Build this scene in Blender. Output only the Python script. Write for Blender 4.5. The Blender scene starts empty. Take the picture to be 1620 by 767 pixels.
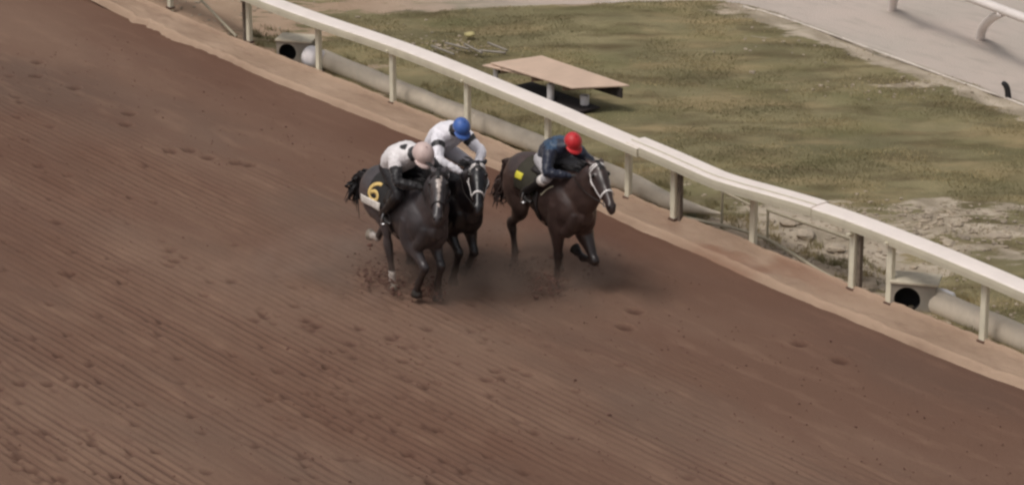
import bpy, bmesh, math, random
import numpy as np
from math import radians, sin, cos, pi, tan, exp
from mathutils import Vector, Matrix, noise
from mathutils.bvhtree import BVHTree

random.seed(11); rng = np.random.default_rng(5)
SC = bpy.context.scene
COL = SC.collection

# ------------------------------------------------------------------ camera
PITCH = radians(20); FPX = 5069.0; CAMH = 14.2
cam = bpy.data.cameras.new('camera'); camo = bpy.data.objects.new('camera', cam); COL.objects.link(camo)
camo.location = (0, 0, CAMH); camo.rotation_euler = (radians(90) - PITCH, 0, 0)
cam.sensor_width = 36; cam.lens = FPX / 1620 * 36; cam.clip_start = 0.5; cam.clip_end = 3000
SC.camera = camo
# ------------------------------------------------------------------ world, sun
SUN_EL = radians(62); SUN_AZ = radians(-125)      # where the light comes from: azimuth measured from +Y towards +X
w = bpy.data.worlds.new('World'); SC.world = w; w.use_nodes = True
nt = w.node_tree; nt.nodes.clear()
out = nt.nodes.new('ShaderNodeOutputWorld'); bg = nt.nodes.new('ShaderNodeBackground'); sky = nt.nodes.new('ShaderNodeTexSky')
sky.sky_type = 'NISHITA'; sky.sun_disc = False; sky.sun_elevation = SUN_EL; sky.sun_rotation = SUN_AZ
sky.air_density = 1.0; sky.dust_density = 6.0; sky.ozone_density = 1.0
hs = nt.nodes.new('ShaderNodeHueSaturation'); hs.inputs['Saturation'].default_value = 0.25   # an overcast, nearly grey sky
nt.links.new(sky.outputs[0], hs.inputs['Color']); nt.links.new(hs.outputs[0], bg.inputs[0])
bg.inputs[1].default_value = 0.092
nt.links.new(bg.outputs[0], out.inputs[0])
sun = bpy.data.lights.new('sun', 'SUN'); suno = bpy.data.objects.new('sun', sun); COL.objects.link(suno)
sun.energy = 1.2; sun.angle = radians(15); sun.color = (1.0, 0.93, 0.86)
sd = Vector((sin(SUN_AZ) * cos(SUN_EL), cos(SUN_AZ) * cos(SUN_EL), sin(SUN_EL)))
suno.rotation_euler = (-sd).to_track_quat('-Z', 'Y').to_euler()
SC.view_settings.view_transform = 'Standard'; SC.view_settings.look = 'None'
SC.view_settings.exposure = 0.03; SC.view_settings.gamma = 1.0
SC.cycles.volume_step_rate = 4; SC.cycles.volume_max_steps = 64
SC.cycles.filter_width = 2.5

# ------------------------------------------------------------------ places
def P(u, v, z=0.0):
    """point of the plane at height z that the photograph shows at pixel (u, v)"""
    d = Vector(((u - 810) / FPX, cos(PITCH) - (v - 383.5) / FPX * sin(PITCH), -sin(PITCH) - (v - 383.5) / FPX * cos(PITCH)))
    k = (z - CAMH) / d.z
    return Vector((0, 0, CAMH)) + d * k
HEAD = radians(-52)
O = Vector((1.35, 40.75)); D = Vector((cos(HEAD), sin(HEAD))); N = Vector((-sin(HEAD), cos(HEAD)))
def st(p): q = Vector((p[0], p[1])) - O; return q.dot(D), q.dot(N)
def ts(s, t, z=0.0): q = O + D * s + N * t; return Vector((q.x, q.y, z))

# ------------------------------------------------------------------ numpy noise
def vnoise(x, y, seed=0):
    xi = np.floor(x).astype(np.int64); yi = np.floor(y).astype(np.int64)
    xf = x - xi; yf = y - yi
    def h(a, b):
        n = (a * 374761393 + b * 668265263 + seed * 974634777) & 0xffffffff
        n = ((n ^ (n >> 13)) * 1274126177) & 0xffffffff
        return ((n ^ (n >> 16)) & 0xffff) / 65535.0
    u = xf * xf * (3 - 2 * xf); v = yf * yf * (3 - 2 * yf)
    return (h(xi, yi) * (1 - u) + h(xi + 1, yi) * u) * (1 - v) + (h(xi, yi + 1) * (1 - u) + h(xi + 1, yi + 1) * u) * v
def fbm(x, y, seed=0, o=4):
    r = 0; a = 1; tt = 0
    for i in range(o): r = r + a * vnoise(x * 2 ** i, y * 2 ** i, seed + i * 7); tt += a; a *= 0.5
    return r / tt
def smooth(a, b, x): t = np.clip((x - a) / (b - a), 0, 1); return t * t * (3 - 2 * t)

# ------------------------------------------------------------------ materials
MATS = {}
def lin(c): return tuple(((x / 255) / 12.92 if x / 255 <= 0.04045 else ((x / 255 + 0.055) / 1.055) ** 2.4) for x in c)
def mat(name, col, rough=0.6, var=0.15, scale=8.0, bump=0.0, bscale=60.0, attr=None, spec=0.5, metallic=0.0, sheen=0.0, grime=0.0):
    if name in MATS: return MATS[name]
    m = bpy.data.materials.new(name); m.use_nodes = True; MATS[name] = m
    n = m.node_tree.nodes; l = m.node_tree.links
    b = n['Principled BSDF']; b.inputs['Roughness'].default_value = rough
    b.inputs['Specular IOR Level'].default_value = spec; b.inputs['Metallic'].default_value = metallic
    if sheen: b.inputs['Sheen Weight'].default_value = sheen
    tc = n.new('ShaderNodeTexCoord')
    nz = n.new('ShaderNodeTexNoise'); nz.inputs['Scale'].default_value = scale; nz.inputs['Detail'].default_value = 6
    l.new(tc.outputs['Object'], nz.inputs['Vector'])
    mr = n.new('ShaderNodeMapRange'); mr.inputs['From Min'].default_value = 0.3; mr.inputs['From Max'].default_value = 0.7
    mr.inputs['To Min'].default_value = 1 - var; mr.inputs['To Max'].default_value = 1 + var
    l.new(nz.outputs['Fac'], mr.inputs['Value'])
    vm = n.new('ShaderNodeVectorMath'); vm.operation = 'SCALE'; l.new(mr.outputs[0], vm.inputs['Scale'])
    if attr:
        a = n.new('ShaderNodeAttribute'); a.attribute_name = attr; l.new(a.outputs['Color'], vm.inputs[0])
    else: vm.inputs[0].default_value = col[:3]
    last = vm.outputs[0]
    if grime:
        n3 = n.new('ShaderNodeTexNoise'); n3.inputs['Scale'].default_value = 3.1; n3.inputs['Detail'].default_value = 8; n3.inputs['Roughness'].default_value = 0.7
        l.new(tc.outputs['Object'], n3.inputs['Vector'])
        r3 = n.new('ShaderNodeMapRange'); r3.inputs['From Min'].default_value = 0.48; r3.inputs['From Max'].default_value = 0.75; r3.inputs['To Max'].default_value = grime
        l.new(n3.outputs['Fac'], r3.inputs['Value'])
        mx = n.new('ShaderNodeMix'); mx.data_type = 'RGBA'; l.new(r3.outputs[0], mx.inputs['Factor']); l.new(last, mx.inputs['A'])
        mx.inputs['B'].default_value = (0.20, 0.135, 0.10, 1); last = mx.outputs['Result']
    l.new(last, b.inputs['Base Color'])
    if bump:
        n2 = n.new('ShaderNodeTexNoise'); n2.inputs['Scale'].default_value = bscale; n2.inputs['Detail'].default_value = 5
        l.new(tc.outputs['Object'], n2.inputs['Vector'])
        bp = n.new('ShaderNodeBump'); bp.inputs['Strength'].default_value = 1.0; bp.inputs['Distance'].default_value = bump
        l.new(n2.outputs['Fac'], bp.inputs['Height']); l.new(bp.outputs[0], b.inputs['Normal'])
    return m

# ------------------------------------------------------------------ object helpers
def link(name, me, m=None, parent=None, smooth_=True):
    o = bpy.data.objects.new(name, me); COL.objects.link(o)
    if m: me.materials.clear(); me.materials.append(m)
    if parent: o.parent = parent
    if smooth_:
        for p in me.polygons: p.use_smooth = True
    return o
def obj(name, bm, m, parent=None, smooth_=True):
    me = bpy.data.meshes.new(name); bmesh.ops.recalc_face_normals(bm, faces=bm.faces); bm.to_mesh(me); bm.free()
    return link(name, me, m, parent, smooth_)
def tag(o, label=None, cat=None, group=None, kind=None):
    if label: o['label'] = label
    if cat: o['category'] = cat
    if group: o['group'] = group
    if kind: o['kind'] = kind
    return o
def empty(name, loc=(0, 0, 0), rz=0.0):
    o = bpy.data.objects.new(name, None); COL.objects.link(o); o.location = loc; o.rotation_euler = (0, 0, rz); o.empty_display_size = 0.2
    return o
def cr(a, b, c, d, t):
    return 0.5 * ((2 * b) + (c - a) * t + (2 * a - 5 * b + 4 * c - d) * t * t + (3 * b - a - 3 * c + d) * t ** 3)
def resample(pts, rad, k):
    if k <= 1 or len(pts) < 3: return pts, rad
    P_, R_ = [], []; n = len(pts)
    for i in range(n - 1):
        i0, i3 = max(0, i - 1), min(n - 1, i + 2)
        for j in range(k):
            t = j / k
            P_.append(cr(pts[i0], pts[i], pts[i + 1], pts[i3], t))
            R_.append(tuple(max(0.002, cr(rad[i0][q], rad[i][q], rad[i + 1][q], rad[i3][q], t)) for q in (0, 1)))
    P_.append(pts[-1]); R_.append(rad[-1]); return P_, R_
def tube(bm, pts, rad, side=(0, 1, 0), n=12, k=4, cap=0.6):
    """closed tube of elliptical section: rad = r or (half width along side, half depth)"""
    pts = [Vector(p) for p in pts]; rad = [(r, r) if not isinstance(r, tuple) else r for r in rad]
    pts, rad = resample(pts, rad, k)
    side = Vector(side); rings = []
    m = len(pts)
    T = [(pts[min(i + 1, m - 1)] - pts[max(i - 1, 0)]).normalized() for i in range(m)]
    if cap:
        e0, e1 = min(rad[0]), min(rad[-1])
        pts = [pts[0] - T[0] * e0 * cap] + pts + [pts[-1] + T[-1] * e1 * cap]
        rad = [(rad[0][0] * .6, rad[0][1] * .6)] + rad + [(rad[-1][0] * .6, rad[-1][1] * .6)]
        T = [T[0]] + T + [T[-1]]
    for p, t, (a, b) in zip(pts, T, rad):
        s = side - t * side.dot(t)
        if s.length < 1e-3: s = t.orthogonal()
        s.normalize(); u = t.cross(s)
        rings.append([bm.verts.new(p + s * (a * cos(2 * pi * i / n)) + u * (b * sin(2 * pi * i / n))) for i in range(n)])
    for r0, r1 in zip(rings, rings[1:]):
        for i in range(n): bm.faces.new((r0[i], r0[(i + 1) % n], r1[(i + 1) % n], r1[i]))
    bm.faces.new(rings[0]); bm.faces.new(rings[-1])
def ball(bm, c, r, seg=10):
    M = Matrix.Translation(Vector(c)) @ Matrix.Diagonal((*(r if isinstance(r, tuple) else (r, r, r)), 1))
    bmesh.ops.create_uvsphere(bm, u_segments=seg, v_segments=max(6, seg - 2), radius=1, matrix=M)
def box(bm, c, size, rot=None, bev=0.0):
    M = Matrix.Translation(Vector(c)) @ (rot.to_4x4() if rot else Matrix.Identity(4)) @ Matrix.Diagonal((*size, 1))
    r = bmesh.ops.create_cube(bm, size=1, matrix=M)
    if bev:
        es = {e for v in r['verts'] for e in v.link_edges}
        bmesh.ops.bevel(bm, geom=list(es), offset=bev, segments=2, affect='EDGES', profile=0.5)
def fuse(bm, voxel, it=4, fac=0.5):
    """one continuous skin round everything in bm"""
    me = bpy.data.meshes.new('tmp'); bmesh.ops.recalc_face_normals(bm, faces=bm.faces); bm.to_mesh(me); bm.free()
    o = bpy.data.objects.new('tmp', me); COL.objects.link(o)
    r = o.modifiers.new('r', 'REMESH'); r.mode = 'VOXEL'; r.voxel_size = voxel
    s = o.modifiers.new('s', 'SMOOTH'); s.factor = fac; s.iterations = it
    dg = bpy.context.evaluated_depsgraph_get(); dg.update()
    me2 = bpy.data.meshes.new_from_object(o.evaluated_get(dg), depsgraph=dg)
    bpy.data.objects.remove(o); bpy.data.meshes.remove(me)
    return me2
def displace(me, f):
    n_ = len(me.vertices); co = np.empty(n_ * 3, np.float32); me.vertices.foreach_get('co', co); co = co.reshape(-1, 3)
    no = np.empty(n_ * 3, np.float32); me.vertices.foreach_get('normal', no); no = no.reshape(-1, 3)
    k = np.array([f(Vector(c)) for c in co], np.float32); me.vertices.foreach_set('co', (co + no * k[:, None]).ravel()); me.update()
def paint(me, fn, name='coat'):
    a = me.color_attributes.new(name, 'FLOAT_COLOR', 'POINT')
    buf = np.empty(len(me.vertices) * 4, np.float32)
    for i, v in enumerate(me.vertices):
        c = fn(v.co, v.normal); buf[i * 4:i * 4 + 4] = (c[0], c[1], c[2], 1)
    a.data.foreach_set('color', buf)
def bvh_of(me):
    return BVHTree.FromPolygons([v.co for v in me.vertices], [tuple(p.vertices) for p in me.polygons])
def cast(b, c, d, far=0.8, off=0.006):
    """surface point met when coming from outside towards c along -d"""
    d = Vector(d).normalized(); h = b.ray_cast(Vector(c) + d * far, -d, far)
    if h[0] is None: return Vector(c) + d * 0.05, d
    return h[0] + h[1] * off * (1 if h[1].dot(d) > 0 else -1), (h[1] if h[1].dot(d) > 0 else -h[1])
def strap(name, hits, width, thick, m, parent):
    """flat strap laid over surface hits [(point, normal)]"""
    bm = bmesh.new(); rows = []
    for i, (p, nn) in enumerate(hits):
        t = (hits[min(i + 1, len(hits) - 1)][0] - hits[max(i - 1, 0)][0]).normalized(); s = t.cross(nn).normalized()
        w_ = width / 2
        rows.append([bm.verts.new(p + s * w_), bm.verts.new(p + s * w_ + nn * thick), bm.verts.new(p - s * w_ + nn * thick), bm.verts.new(p - s * w_)])
    for a, b in zip(rows, rows[1:]):
        for i in range(4): bm.faces.new((a[i], a[(i + 1) % 4], b[(i + 1) % 4], b[i]))
    bm.faces.new(rows[0]); bm.faces.new(rows[-1])
    return obj(name, bm, m, parent)
def grid_mesh(name, S, T, zf, m, kind='structure', fields=None, warp=None):
    """ground sheet over the coordinates S (along the rail) and T (across it)"""
    ss, tt = np.meshgrid(S, T, indexing='ij')
    if warp is not None: tt = warp(ss, tt)
    z = zf(ss, tt)
    x = O.x + D.x * ss + N.x * tt; y = O.y + D.y * ss + N.y * tt
    co = np.stack([x, y, z], -1).reshape(-1, 3).astype(np.float32)
    a, b = len(S), len(T)
    i = np.arange((a - 1) * b).reshape(a - 1, b)[:, :-1].ravel()
    f = np.stack([i, i + b, i + b + 1, i + 1], -1).astype(np.int32)
    me = bpy.data.meshes.new(name)
    me.vertices.add(len(co)); me.vertices.foreach_set('co', co.ravel())
    me.loops.add(f.size); me.loops.foreach_set('vertex_index', f.ravel())
    me.polygons.add(len(f)); me.polygons.foreach_set('loop_start', np.arange(len(f), dtype=np.int32) * 4)
    me.polygons.foreach_set('use_smooth', np.ones(len(f), bool)); me.update(calc_edges=True)
    for nm, fn in (fields or {}).items():
        at = me.attributes.new(nm, 'FLOAT', 'POINT'); at.data.foreach_set('value', fn(ss, tt, x, y).ravel().astype(np.float32))
    o = link(name, me, m, None, False); tag(o, kind=kind); return o
def stretch(lo, hi, step, ext):
    core = np.arange(lo, hi + 1e-6, step); e = np.array([2, 5, 12, 30, ext])
    return np.concatenate([lo - e[::-1], core, core[-1] + e])

# ------------------------------------------------------------------ ground
e_pts = [st(P(u, v, 0)) for u, v in [(-260, -160), (60, -40), (211, 37), (280, 67), (391, 117), (515, 164), (600, 199), (780, 270), (940, 333), (1133, 420), (1240, 467), (1435, 548), (1576, 602), (1640, 626), (1900, 735)]]
e_s = np.array([p[0] for p in e_pts]); e_t = np.array([p[1] for p in e_pts])
def t_edge(s): return np.interp(s, e_s, e_t) + 0.06 * (fbm(s * 0.8, s * 0 + 3, 4) - .5) + (0.04 + 0.25 * smooth(-7, -11, s)) * (fbm(s * 3.1, s * 0, 9) - .5)
PRINTS = []
def track_z(s, t):
    te = t_edge(s); d = te - t                         # distance from the edge of the track
    z = 0.035 * (fbm(s * .35, t * .5, 1) - .5)
    z += groove_mask(s, t) * 0.046 * (lines(s, t) - .5)
    z += (0.3 + groove_mask(s, t)) * 0.018 * (fbm(s * 5, t * 9, 21, 3) - .5)
    return z - 0.02 * smooth(0.0, 0.5, d) + 0.02
def groove_mask(s, t):
    m = smooth(-2.6, -4.6, t + 1.6 * (fbm(s * .35, t * .35, 31) - .5)) * (0.32 + 0.68 * smooth(.40, .56, fbm(s * .22 + 4, t * .7, 33)))
    return m
def lines(s, t):
    q = t + 0.05 * (fbm(s * .5, t * .6, 41) - .5) + 0.012 * s * 0
    c_ = .5 + .5 * np.sin(2 * np.pi * q / .112 + 2.2 * vnoise(q * 1.1, s * .05, 50))
    a = vnoise(q * 8.9, s * .16, 51)
    br = smooth(.30, .62, fbm(s * .45, t * 2.2, 55, 3))            # runs of furrow come and go
    return 1 - (1 - c_) * (.35 + .65 * a) * (.25 + .75 * br)
# hoof prints: each an oval dent with a pushed-up rim
pr = []
r2 = np.random.default_rng(3)
for i in range(6500):
    s = r2.uniform(-11, 11); t = r2.uniform(-19, -2.2)
    dens = float(smooth(-3, -8, np.array(t)) * (0.25 + smooth(.45, .6, fbm(np.array([s * .3]), np.array([t * .35]), 61))[0]))
    if r2.random() < dens: pr.append((s, t, r2.uniform(.03, .075), r2.uniform(.012, .045)))
for u, v in [(60, 98), (58, 120), (118, 139), (205, 180), (200, 198), (300, 238), (395, 261), (330, 250), (270, 240), (108, 436), (375, 258), (1005, 493), (690, 470), (990, 518), (1330, 570), (1265, 543)]:
    s, t = st(P(u, v)); pr.append((s, t, .09, .05))
def stamp(S, T, z):
    dark = np.zeros_like(z)
    for s, t, r, dp in pr:
        i0, i1 = np.searchsorted(S, [s - 3 * r, s + 3 * r]); j0, j1 = np.searchsorted(T, [t - 3 * r, t + 3 * r])
        if i1 <= i0 or j1 <= j0: continue
        a, b = np.meshgrid(S[i0:i1], T[j0:j1], indexing='ij')
        q = ((a - s) / (1.15 * r)) ** 2 + ((b - t) / (1.0 * r)) ** 2
        z[i0:i1, j0:j1] += -dp * np.exp(-q ** 2) + dp * .18 * np.exp(-(np.sqrt(q) - 1.35) ** 2 / .08)
        dark[i0:i1, j0:j1] = np.maximum(dark[i0:i1, j0:j1], np.exp(-q ** 2) * min(1, dp / .04))
    return dark
TS = stretch(-11.5, 11.5, .06, 250); TT = np.concatenate([-np.array([250, 120, 60, 30, 22.0]), np.arange(-20, -0.2, .021)])
DARK = {}
def tz(ss, tt):
    z = track_z(ss, tt); DARK['d'] = stamp(TS, TT, z)
    far = (np.abs(ss) > 11.6) | (tt < -20.05); z[far] = 0.0
    z[tt > t_edge(ss) + .05] -= 0.05
    return z

def ground_mat(name, kind):
    m = bpy.data.materials.new(name); m.use_nodes = True; n = m.node_tree.nodes; l = m.node_tree.links
    b = n['Principled BSDF']; b.inputs['Roughness'].default_value = 0.95; b.inputs['Specular IOR Level'].default_value = 0.15
    tc = n.new('ShaderNodeTexCoord')
    mp = n.new('ShaderNodeMapping'); mp.inputs['Rotation'].default_value = (0, 0, -HEAD); l.new(tc.outputs['Object'], mp.inputs['Vector'])
    def nz(scale, det=6, vec=None, stretch=None, rough=.55):
        x = n.new('ShaderNodeTexNoise'); x.inputs['Scale'].default_value = scale; x.inputs['Detail'].default_value = det; x.inputs['Roughness'].default_value = rough
        if stretch:
            q = n.new('ShaderNodeMapping'); q.inputs['Scale'].default_value = stretch; l.new(tc.outputs['Object'] if vec else mp.outputs[0], q.inputs['Vector']); l.new(q.outputs[0], x.inputs['Vector'])
        else: l.new(mp.outputs[0], x.inputs['Vector'])
        return x.outputs['Fac']
    def rng_(v, a, b_, c=0.0, d=1.0):
        x = n.new('ShaderNodeMapRange'); x.inputs['From Min'].default_value = a; x.inputs['From Max'].default_value = b_
        x.inputs['To Min'].default_value = c; x.inputs['To Max'].default_value = d; l.new(v, x.inputs['Value']); return x.outputs[0]
    def mix(f, a, b_, mode='MIX'):
        x = n.new('ShaderNodeMix'); x.data_type = 'RGBA'; x.blend_type = mode
        for k_, v in (('Factor', f), ('A', a), ('B', b_)):
            if isinstance(v, tuple): x.inputs[k_].default_value = (*v[:3], 1)
            elif isinstance(v, float): x.inputs[k_].default_value = v
            else: l.new(v, x.inputs[k_])
        return x.outputs['Result']
    def at(nm): x = n.new('ShaderNodeAttribute'); x.attribute_name = nm; return x.outputs['Fac']
    bd = 0.01; bs = 40
    if kind == 'track':
        c = mix(rng_(nz(.28, 4, None, (.5, 1.4, 1)), .38, .62), lin((113, 87, 73)), lin((127, 102, 87)))
        c = mix(rng_(nz(.22, 4, None, (.6, 1.3, 1)), .50, .64, 0, .55), c, lin((104, 88, 78)))
        c = mix(rng_(nz(1.1, 8, None, (.45, 1.5, 1)), .5, .75, 0, .45), c, lin((112, 84, 72)))
        c = mix(rng_(nz(2.6, 8, None, (.35, 1.6, 1)), .52, .72, 0, .45), c, lin((144, 116, 98)))
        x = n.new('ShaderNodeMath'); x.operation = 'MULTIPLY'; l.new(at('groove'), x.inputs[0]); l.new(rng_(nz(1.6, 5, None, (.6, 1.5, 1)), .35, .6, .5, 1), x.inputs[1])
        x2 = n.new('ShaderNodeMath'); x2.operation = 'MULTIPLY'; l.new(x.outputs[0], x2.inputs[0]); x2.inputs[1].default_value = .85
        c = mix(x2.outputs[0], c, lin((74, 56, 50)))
        c = mix(rng_(at('damp'), 0, 1, 0, .55), c, lin((92, 62, 50)))
        c = mix(rng_(at('dent'), 0.1, 1, 0, .75), c, lin((70, 47, 41)))
        c = mix(rng_(nz(55, 4), .35, .7, 0, .25), c, lin((86, 64, 54)))
        bd = .012
    elif kind == 'apron':
        c = mix(rng_(nz(.7, 6), .35, .65), lin((154, 130, 111)), lin((172, 148, 128)))
        c = mix(rng_(nz(3, 8, None, (.5, 1.6, 1)), .5, .75, 0, .5), c, lin((122, 98, 84)))
        c = mix(rng_(nz(9, 8, None, (.6, 1.5, 1), .7), .5, .75, 0, .5), c, lin((176, 152, 130)))
        c = mix(rng_(at('red'), 0, 1, 0, .8), c, lin((136, 102, 84)))
        c = mix(rng_(at('pale'), 0, 1, 0, .6), c, lin((184, 158, 136)))  # brightness of the lit ridge and back lip, put into the colour
        bd = .016
    else:
        g = mix(rng_(nz(.5, 6), .36, .64), lin((110, 104, 78)), lin((142, 132, 101)))
        g = mix(rng_(nz(1.5, 9, 'raw', (.6, 1.5, 1)), .45, .66, 0, .85), g, lin((94, 82, 60)))
        g = mix(rng_(nz(1.0, 8, 'raw', (.5, 1.3, 1)), .50, .68, 0, .8), g, lin((160, 142, 108)))
        g = mix(rng_(nz(.7, 7, 'raw', (.7, 1.4, 1)), .50, .66, 0, .5), g, lin((112, 110, 76)))
        sandc = mix(rng_(nz(1.3, 9, None, (.8, 1.6, 1)), .38, .65), lin((150, 138, 120)), lin((192, 178, 160)))
        sandc = mix(at('warm'), sandc, lin((168, 142, 120)))
        x = n.new('ShaderNodeMath'); x.operation = 'ADD'; l.new(at('sand'), x.inputs[0]); l.new(rng_(nz(1.9, 10, 'raw', (.6, 1.9, 1), .68), .3, .7, -.5, .5), x.inputs[1])
        c = mix(rng_(x.outputs[0], .42, .62), g, sandc)
        rd = mix(rng_(nz(.45, 7), .35, .65), lin((184, 174, 164)), lin((196, 181, 171)))
        rd = mix(rng_(nz(2.4, 8, None, (.5, 1.8, 1)), .5, .75, 0, .5), rd, lin((162, 152, 142)))
        c = mix(at('road'), c, rd)
        bd = .02; bs = 25
    l.new(c, b.inputs['Base Color'])
    bp = n.new('ShaderNodeBump'); bp.inputs['Distance'].default_value = bd; bp.inputs['Strength'].default_value = 1
    l.new(nz(bs, 8, None, (.7, 1.4, 1), .65), bp.inputs['Height']); l.new(bp.outputs[0], b.inputs['Normal'])
    return m

grid_mesh('dirt_track', TS, TT, tz, ground_mat('track_dirt', 'track'),
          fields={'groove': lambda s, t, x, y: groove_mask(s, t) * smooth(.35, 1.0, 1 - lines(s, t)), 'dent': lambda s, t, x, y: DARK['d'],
                  'damp': lambda s, t, x, y: smooth(1.5, .2, t_edge(s) - t) * .7 + smooth(.45, .7, fbm(s * .25, t * .3, 71)) * .4})
AT = np.concatenate([np.linspace(0, .25, 9), np.linspace(.3, .85, 16), np.linspace(.88, 1.0, 6)])
AS = stretch(-11.5, 11.5, .06, 250)
BACK = 0.0
def ap_warp(ss, tt): te = t_edge(ss); return te + (BACK + .05 * (fbm(ss * 2.2, ss * 0, 77) - .5) * 2 - te) * tt
def ap_z(ss, tt):
    te = t_edge(ss); f = (tt - te) / (BACK - te)
    z = 0.012 + .07 * smooth(0, .16, f) + .02 * np.exp(-((f - .14) / .07) ** 2) * (.4 + 1.2 * fbm(ss * 1.7, ss * 0, 83)) + .03 * f + .035 * (fbm(ss * 7, tt * 9, 86) - .5) * smooth(0, .08, f) + .05 * smooth(.86, .95, f)
    z += .03 * (fbm(ss * 2, tt * 3, 81) - .5) + .09 * smooth(-6.5, -9, ss) * (fbm(ss * 1.3, tt * 2.6, 82) - .5) * smooth(0, .3, f)
    z += .10 * np.exp(-((ss - 2.9) / 1.1) ** 2) * (fbm(ss * 1.6, tt * 2.4, 84) - .3) * smooth(.1, .4, f)
    return z - .12 * smooth(.975, 1.0, f)
grid_mesh('track_apron', AS, AT, ap_z, ground_mat('apron_sand', 'apron'), warp=ap_warp,
          fields={'pale': lambda s, t, x, y: np.exp(-(((t - t_edge(s)) / (BACK - t_edge(s)) - .13) / .07) ** 2) * .8 + smooth(.88, .95, (t - t_edge(s)) / (BACK - t_edge(s))),
                  'red': lambda s, t, x, y: np.exp(-((s - 2.9) / 1.6) ** 2) * smooth(.35, .6, fbm(s, t * 2, 90))})

# infield: patches of bare sand (centre and reach in metres), a far sand track beyond the kerb line
kerb_px = [(300, 32), (560, 24), (700, 20), (880, 10), (1000, 8), (1100, 5), (1176, 11), (1230, 25), (1300, 49), (1417, 92), (1547, 140), (1616, 165), (1760, 228), (2000, 350)]
kerb = [P(u, v, .03) for u, v in kerb_px]
kx = np.array([k.x for k in kerb]); ky = np.array([k.y for k in kerb])
patches = [(1270, 385, 1.5, 1.6, 1.15), (1330, 420, 1.2, 1.2, 1.1), (1210, 370, .7, .8, 1.1), (1180, 395, .55, .5, 1), (1400, 440, .8, .6, 1), (1400, 338, .9, .22, .62), (1480, 352, 1.1, .35, .72), (1560, 376, 1.3, .40, .70), (1600, 335, .9, .25, .60), (1610, 410, .9, .35, .62), (1530, 400, .8, .25, .6), (1120, 300, .9, .3, .45), (1350, 375, .9, .5, .8),
           (300, 30, 1.7, 1.5, 1), (420, 45, 1.0, 1.0, .8), (180, 0, 2.0, 1.5, 1), (600, 12, 2.2, .55, .75), (900, 2, 2.6, .5, .7), (1470, 140, 1.0, .35, .6), (1290, 68, 1.4, .25, .5),
           (1480, 330, .6, .3, .7), (470, 60, .9, .6, .6), (570, 110, .5, .35, .5)]
patches = [(P(u, v).x, P(u, v).y, a, b, k) for u, v, a, b, k in patches]
def sand_f(s, t, x, y):
    m = np.zeros_like(x)
    for px, py, a, b, k in patches: m = np.maximum(m, k * np.exp(-(((x - px) / a) ** 2 + ((y - py) / b) ** 2) ** 1.4))
    dk = np.interp(x, kx, ky) - y; m = np.maximum(m, .78 * smooth(2.5, 4, x) * smooth(-.05, .02, dk) * smooth(1.0, .3, dk - .5 * fbm(x * .8, y * .8, 97)))
    m = np.maximum(m, .9 * smooth(.45, .1, t) * (1 - .5 * smooth(.4, .6, fbm(s * .6, t, 93))))
    return m
def road_f(s, t, x, y):
    yk = np.interp(x, kx, ky) + .12 * (fbm(x * .9, y * .9, 95) - .5)
    r = smooth(-.02, .10, y - yk) * np.where(x > 1.5, 1, .85 * smooth(-3, 1.5, x) )
    return r
def in_z(ss, tt):
    x = O.x + D.x * ss + N.x * tt; y = O.y + D.y * ss + N.y * tt
    rd = road_f(ss, tt, x, y)
    z = .06 + (1 - rd) * (.16 * (fbm(x * .5, y * .5, 101) - .5) + .06 * (fbm(x * 2.4, y * 2.4, 103) - .5)) + rd * .02 * (fbm(x, y, 105) - .5) - .02
    sm = sand_f(ss, tt, x, y); z += (1 - rd) * sm * .10 * (fbm(x * 3.2, y * 3.2, 107) - .5)
    z = np.where(tt < .3, z * (tt / .3) + (1 - tt / .3) * .03, z)
    far = (np.abs(ss) > 13) | (tt > 18.5); z[far] = 0.04
    return z
IS = stretch(-12.5, 12.5, .10, 250); IT = np.concatenate([np.arange(0, 18, .08), np.array([19.0, 22, 30, 60, 120, 400])])
grid_mesh('infield_ground', IS, IT, in_z, ground_mat('infield_soil', 'infield'),
          fields={'sand': sand_f, 'road': road_f, 'warm': lambda s, t, x, y: smooth(-5, -8, s) * .8 + smooth(1.0, 0, t) * .35})
def in_zp(x, y):
    s, t = st((x, y)); return float(in_z(np.array([[s]]), np.array([[max(t, 0)]]))[0, 0])

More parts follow.
